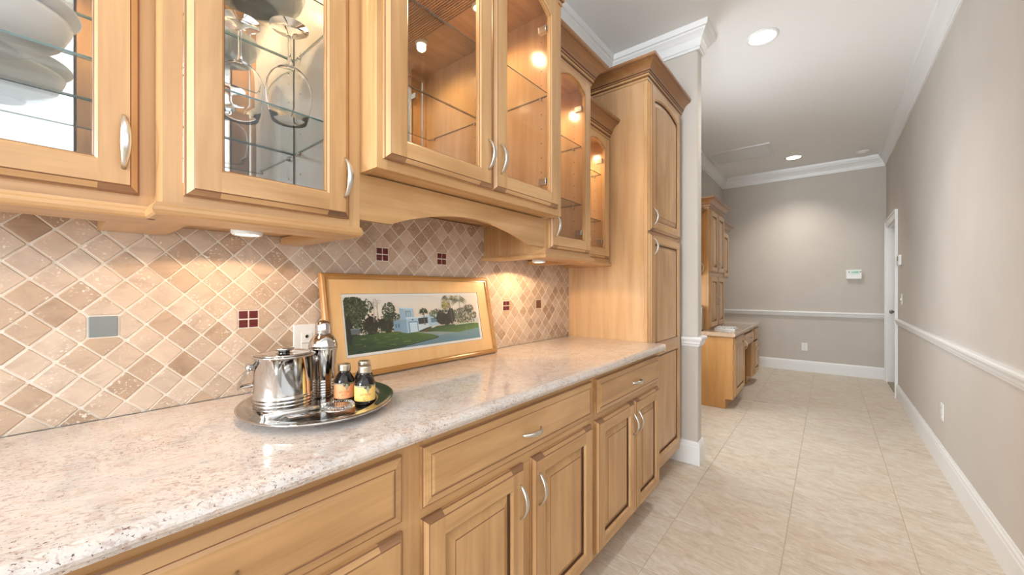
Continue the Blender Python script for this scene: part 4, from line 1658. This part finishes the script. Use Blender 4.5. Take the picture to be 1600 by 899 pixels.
# ice tongs resting against the bucket
tg = thing('ice_tongs', 'steel ice tongs lying on the tray before the ice bucket', 'tongs', (0.352, 0.39, ZT))
for k in (0, 1):
    g = G()
    x0_ = 0.348 + 0.0125 * k
    path = [(x0_, 0.326, ZT + 0.0125), (x0_ + 0.002, 0.365, ZT + 0.0122), (x0_ + 0.004, 0.41, ZT + 0.0112), (x0_ + 0.008 - 0.004 * k, 0.447, ZT + 0.0095)]
    g.tube(path, [0.0022] * 4, [0.0095, 0.0092, 0.0085, 0.006], 'steel_brushed', 12, up=(0, 0, 1))
    link('arm', g, tg)
g = G()
g.tube([(0.348, 0.3265, ZT + 0.0125), (0.350, 0.3215, ZT + 0.0125), (0.3545, 0.3195, ZT + 0.0125), (0.359, 0.3215, ZT + 0.0125), (0.361, 0.3265, ZT + 0.0125)], 0.0022, 0.0093, 'steel_brushed', 10, up=(0, 0, 1))
link('bend', g, tg)

# bar strainer with its coil
st = thing('bar_strainer', 'round steel bar strainer with a spring coil on the tray front', 'strainer', (0.379, 0.492, ZT))
sc_ = (0.386, 0.482, ZT + 0.008)
g = G()
g.lathe([(0.0, 0.0), (0.040, 0.0), (0.0405, 0.001), (0.040, 0.002), (0.0, 0.002)], sc_, 'steel_brushed', 36)
link('disc', g, st)
g = G()
path = []
N = 320
for i in range(N + 1):
    a = 2 * PI * i / N
    w = 36 * a
    rr = 0.034 + 0.0045 * math.cos(w)
    path.append((sc_[0] + rr * math.cos(a), sc_[1] + rr * math.sin(a), sc_[2] + 0.0066 + 0.0042 * math.sin(w)))
g.tube(path, 0.0007, 0.0007, 'steel', 5, up=(0.1, 0.2, 1))
link('spring_coil', g, st)
g = G()
g.tube([(sc_[0] + 0.004, sc_[1] - 0.038, sc_[2] + 0.002), (sc_[0] + 0.004, sc_[1] - 0.08, sc_[2] + 0.004), (sc_[0] + 0.002, sc_[1] - 0.12, sc_[2] + 0.006)], [0.011, 0.009, 0.010], [0.0012] * 3, 'steel', 8, up=(0, 0, 1))
link('handle', g, st)

# ------------------------------------------------------------------ things on the glass shelves
GL = [(0.0405, 0.0), (0.047, 0.022), (0.0525, 0.050), (0.0545, 0.075), (0.052, 0.098), (0.044, 0.118), (0.030, 0.134), (0.013, 0.145), (0.006, 0.152), (0.0042, 0.165),
      (0.0040, 0.205), (0.0050, 0.226), (0.009, 0.234), (0.022, 0.240), (0.040, 0.2445), (0.0455, 0.2465), (0.0455, 0.2485), (0.0, 0.2485)]


def wine_glass(label, x, y, z):
    t = thing('wine_glass', label, 'wine glass', (x, y, z), 'wine glasses standing upside down')
    gg = G()
    outer = GL[:8]
    inner = [(max(r_ - 0.0013, 0.0), h_ - (0.0013 if k > 4 else 0.0)) for k, (r_, h_) in enumerate(GL[:8])]
    inner[-1] = (0.0, inner[-1][1] + 0.001)
    gg.lathe(inner[::-1] + outer + [(0.0, GL[7][1] + 0.004)], (x, y, z + 0.0006), 'stem_glass', 48)
    link('bowl', gg, t)
    gg = G()
    gg.lathe([(0.0, 0.149), (0.0085, 0.1495)] + GL[8:12] + [(0.0, 0.226)], (x, y, z + 0.0006), 'stem_glass', 24)
    link('stem', gg, t)
    gg = G()
    gg.lathe([(0.0, 0.2262), (0.0048, 0.2262)] + GL[12:], (x, y, z + 0.0006), 'stem_glass', 48)
    link('foot', gg, t)
    return t


wine_glass('upside-down wine glass on the right behind the cabinet glass', 0.250, 0.420, 1.667)
wine_glass('upside-down wine glass on the left behind the cabinet glass', 0.175, 0.330, 1.667)


def bowl(name, label, x, y, z, prof, cat='bowl'):
    gg = G()
    gg.lathe(prof, (x, y, z + 0.0006), 'porcelain', 44)
    return tag(link(name, gg), label, cat)


bowl('serving_bowl', 'large white serving bowl on the lower glass shelf, farthest left', 0.150, -0.075, 1.675,
     [(0.0, 0.004), (0.050, 0.004), (0.052, 0.0), (0.058, 0.0), (0.060, 0.006), (0.085, 0.018), (0.108, 0.038), (0.120, 0.066), (0.122, 0.072), (0.119, 0.070), (0.104, 0.042), (0.08, 0.022), (0.05, 0.012), (0.0, 0.010)])
bowl('serving_plate', 'wide white plate stacked on the serving bowl', 0.150, -0.075, 1.7472,
     [(0.0, 0.002), (0.085, 0.002), (0.088, 0.0), (0.094, 0.0), (0.10, 0.006), (0.132, 0.020), (0.134, 0.022), (0.130, 0.022), (0.098, 0.010), (0.0, 0.007)], 'plate')
bowl('serving_bowl', 'grey-white bowl on the upper shelf above the wine glasses', 0.175, 0.365, 1.972,
     [(0.0, 0.004), (0.045, 0.004), (0.047, 0.0), (0.053, 0.0), (0.055, 0.006), (0.085, 0.016), (0.108, 0.036), (0.118, 0.060), (0.115, 0.060), (0.10, 0.034), (0.075, 0.018), (0.0, 0.010)])

# ------------------------------------------------------------------ desk at the far left
dk = thing('desk_cabinet', 'maple built-in desk with kneehole at the far end of the hall', 'desk', (0.3, 5.3, 0))
X0 = 0.0
g = G()
g.box(X0, 0.530, 4.45, 4.47, 0.0005, 0.742, 'desk_side')
g.box(0.530, 0.600, 4.45, 4.47, 0.102, 0.742, 'desk_side')
g.box(X0, 0.580, 4.47, 5.075, 0.102, 0.742, 'maple_z')
g.box(X0, 0.530, 4.47, 5.075, 0.0005, 0.102, 'desk_side')
link('left_pedestal', g, dk)
g = G()
g.box(X0, 0.580, 5.79, 6.22, 0.102, 0.742, 'maple_z', keys={'-y': 'desk_side'})
g.box(X0, 0.530, 5.79, 6.22, 0.0005, 0.102, 'desk_side')
link('right_pedestal', g, dk)
g = G()
g.box(0.580, 0.600, 4.47, 4.50, 0.102, 0.742, 'maple_z')
g.box(0.580, 0.600, 5.045, 5.085, 0.102, 0.742, 'maple_z')
g.box(0.580, 0.600, 5.78, 5.83, 0.102, 0.742, 'maple_z')
g.box(0.580, 0.600, 6.19, 6.22, 0.102, 0.742, 'maple_z')
for a, b in ((4.50, 5.045), (5.085, 5.78), (5.83, 6.19)):
    g.box(0.580, 0.600, a, b, 0.715, 0.742, 'maple_y')
g.box(0.560, 0.5795, 5.085, 5.78, 0.56, 0.715, 'maple_y')
g.box(0.580, 0.600, 4.50, 5.045, 0.102, 0.135, 'maple_y')
g.box(0.580, 0.600, 5.83, 6.19, 0.102, 0.135, 'maple_y')
link('face_frame', g, dk)
g = G()
g.box(X0, 0.020, 5.076, 5.789, 0.0005, 0.742, 'desk_side')
link('kneehole_back', g, dk)
door(dk, 4.500, 5.055, 0.125, 0.722, 0.600, 'panel', hpos=(5.025, 0.60))
door(dk, 5.105, 5.770, 0.565, 0.702, 0.600, 'drawer', hpos=(5.44, 0.635))
door(dk, 5.835, 6.205, 0.565, 0.712, 0.600, 'drawer', hpos=(6.02, 0.64))
door(dk, 5.835, 6.205, 0.125, 0.545, 0.600, 'panel', hpos=(5.866, 0.47))
g = G()
prof = [(0.0, 0.782), (0.612, 0.782), (0.622, 0.779), (0.627, 0.770), (0.626, 0.756), (0.618, 0.7425), (0.0, 0.7425)]
rows = [[(x, y, z) for x, z in prof] for y in (4.425, 6.26)]
g.grid(rows, 'granite_tan', closed_u=True)
g.face(rows[0], 'granite_tan')
g.face(rows[1], 'granite_tan')
tag(link('desktop', g), 'tan speckled granite slab on the far desk', 'desktop')

hu = thing('hutch_cabinet', 'tall maple hutch with four doors standing on the far desktop', 'cabinet', (0.18, 4.95, 0.783))
HX = 0.345
g = G()
g.box(X0, HX - 0.02, 4.60, 5.34, 0.783, 2.12, 'desk_side')
g.box(HX - 0.02, HX, 4.60, 5.34, 0.783, 2.12, 'maple_z')
link('body', g, hu)
for z0, z1, hz in ((0.800, 1.372, 1.10), (1.412, 2.100, 1.50)):
    for a, b, hy in ((4.625, 4.968, 4.942), (4.972, 5.315, 4.998)):
        door(hu, a, b, z0, z1, HX, 'panel', sw=0.055, hpos=(hy, hz))
cab_crown(hu, 2.12, [(X0, 4.60), (HX, 4.60), (HX, 5.34), (X0, 5.34)])
for lb, a, b, hy in (('shallow wall cabinet left of the far hutch, mostly behind the stub wall', 3.90, 4.598, 4.555),
                     ('shallow wall cabinet right of the far hutch, only its crown showing', 5.342, 6.10, 5.40)):
    t = thing('wall_cabinet', lb, 'cabinet', (0.14, (a + b) / 2, 1.37))
    g = G()
    g.box(X0, 0.258, a, b, 1.37, 2.00, 'maple_z')
    link('body', g, t)
    m_ = (a + b) / 2
    door(t, a + 0.02, m_ - 0.002, 1.385, 1.985, 0.258, 'panel', hpos=(m_ - 0.03, 1.46))
    door(t, m_ + 0.002, b - 0.02, 1.385, 1.985, 0.258, 'panel', hpos=(hy, 1.46))
    cab_crown(t, 2.00, [(0.258, a), (0.258, b)] if a < 4 else [(0.258, a), (0.258, b), (X0, b)])

# black box and white tray on the desk
bx_ = thing('computer_tower', 'black upright electronic box on the far desk beside the hutch', 'computer', (0.2, 4.52, 0.783))
g = G()
g.box(0.10, 0.300, 4.47, 4.575, 0.7835, 1.045, 'black_plastic', 0.006)
link('housing', g, bx_)
g = G()
g.box(0.300, 0.306, 4.475, 4.57, 0.79, 1.04, 'steel_brushed', 0.002)
link('front_bezel', g, bx_, 'grey front bezel')
wt = thing('pebble_tray', 'low white tray of pale pebbles on the far desktop', 'tray', (0.47, 4.80, 0.783))
g = G()
g.box(0.375, 0.575, 4.72, 4.92, 0.7835, 0.789, 'paper')
for a, b, c, d in ((0.375, 0.575, 4.72, 4.728), (0.375, 0.575, 4.912, 4.92), (0.375, 0.383, 4.728, 4.912), (0.567, 0.575, 4.728, 4.912)):
    g.box(a, b, c, d, 0.789, 0.797, 'paper')
link('dish', g, wt)
for i in range(6):
    for j in range(5):
        g = G()
        px_, py_ = 0.400 + 0.030 * i + rnd.uniform(-0.002, 0.002), 4.750 + 0.036 * j + rnd.uniform(-0.002, 0.002)
        rr = rnd.uniform(0.012, 0.0145)
        g.lathe([(0.0, 0.0), (rr * 0.7, 0.003), (rr, 0.010), (rr * 0.75, 0.020), (0.0, 0.026)], (px_, py_, 0.7895), 'pebble', 10)
        link('pebble', g, wt)
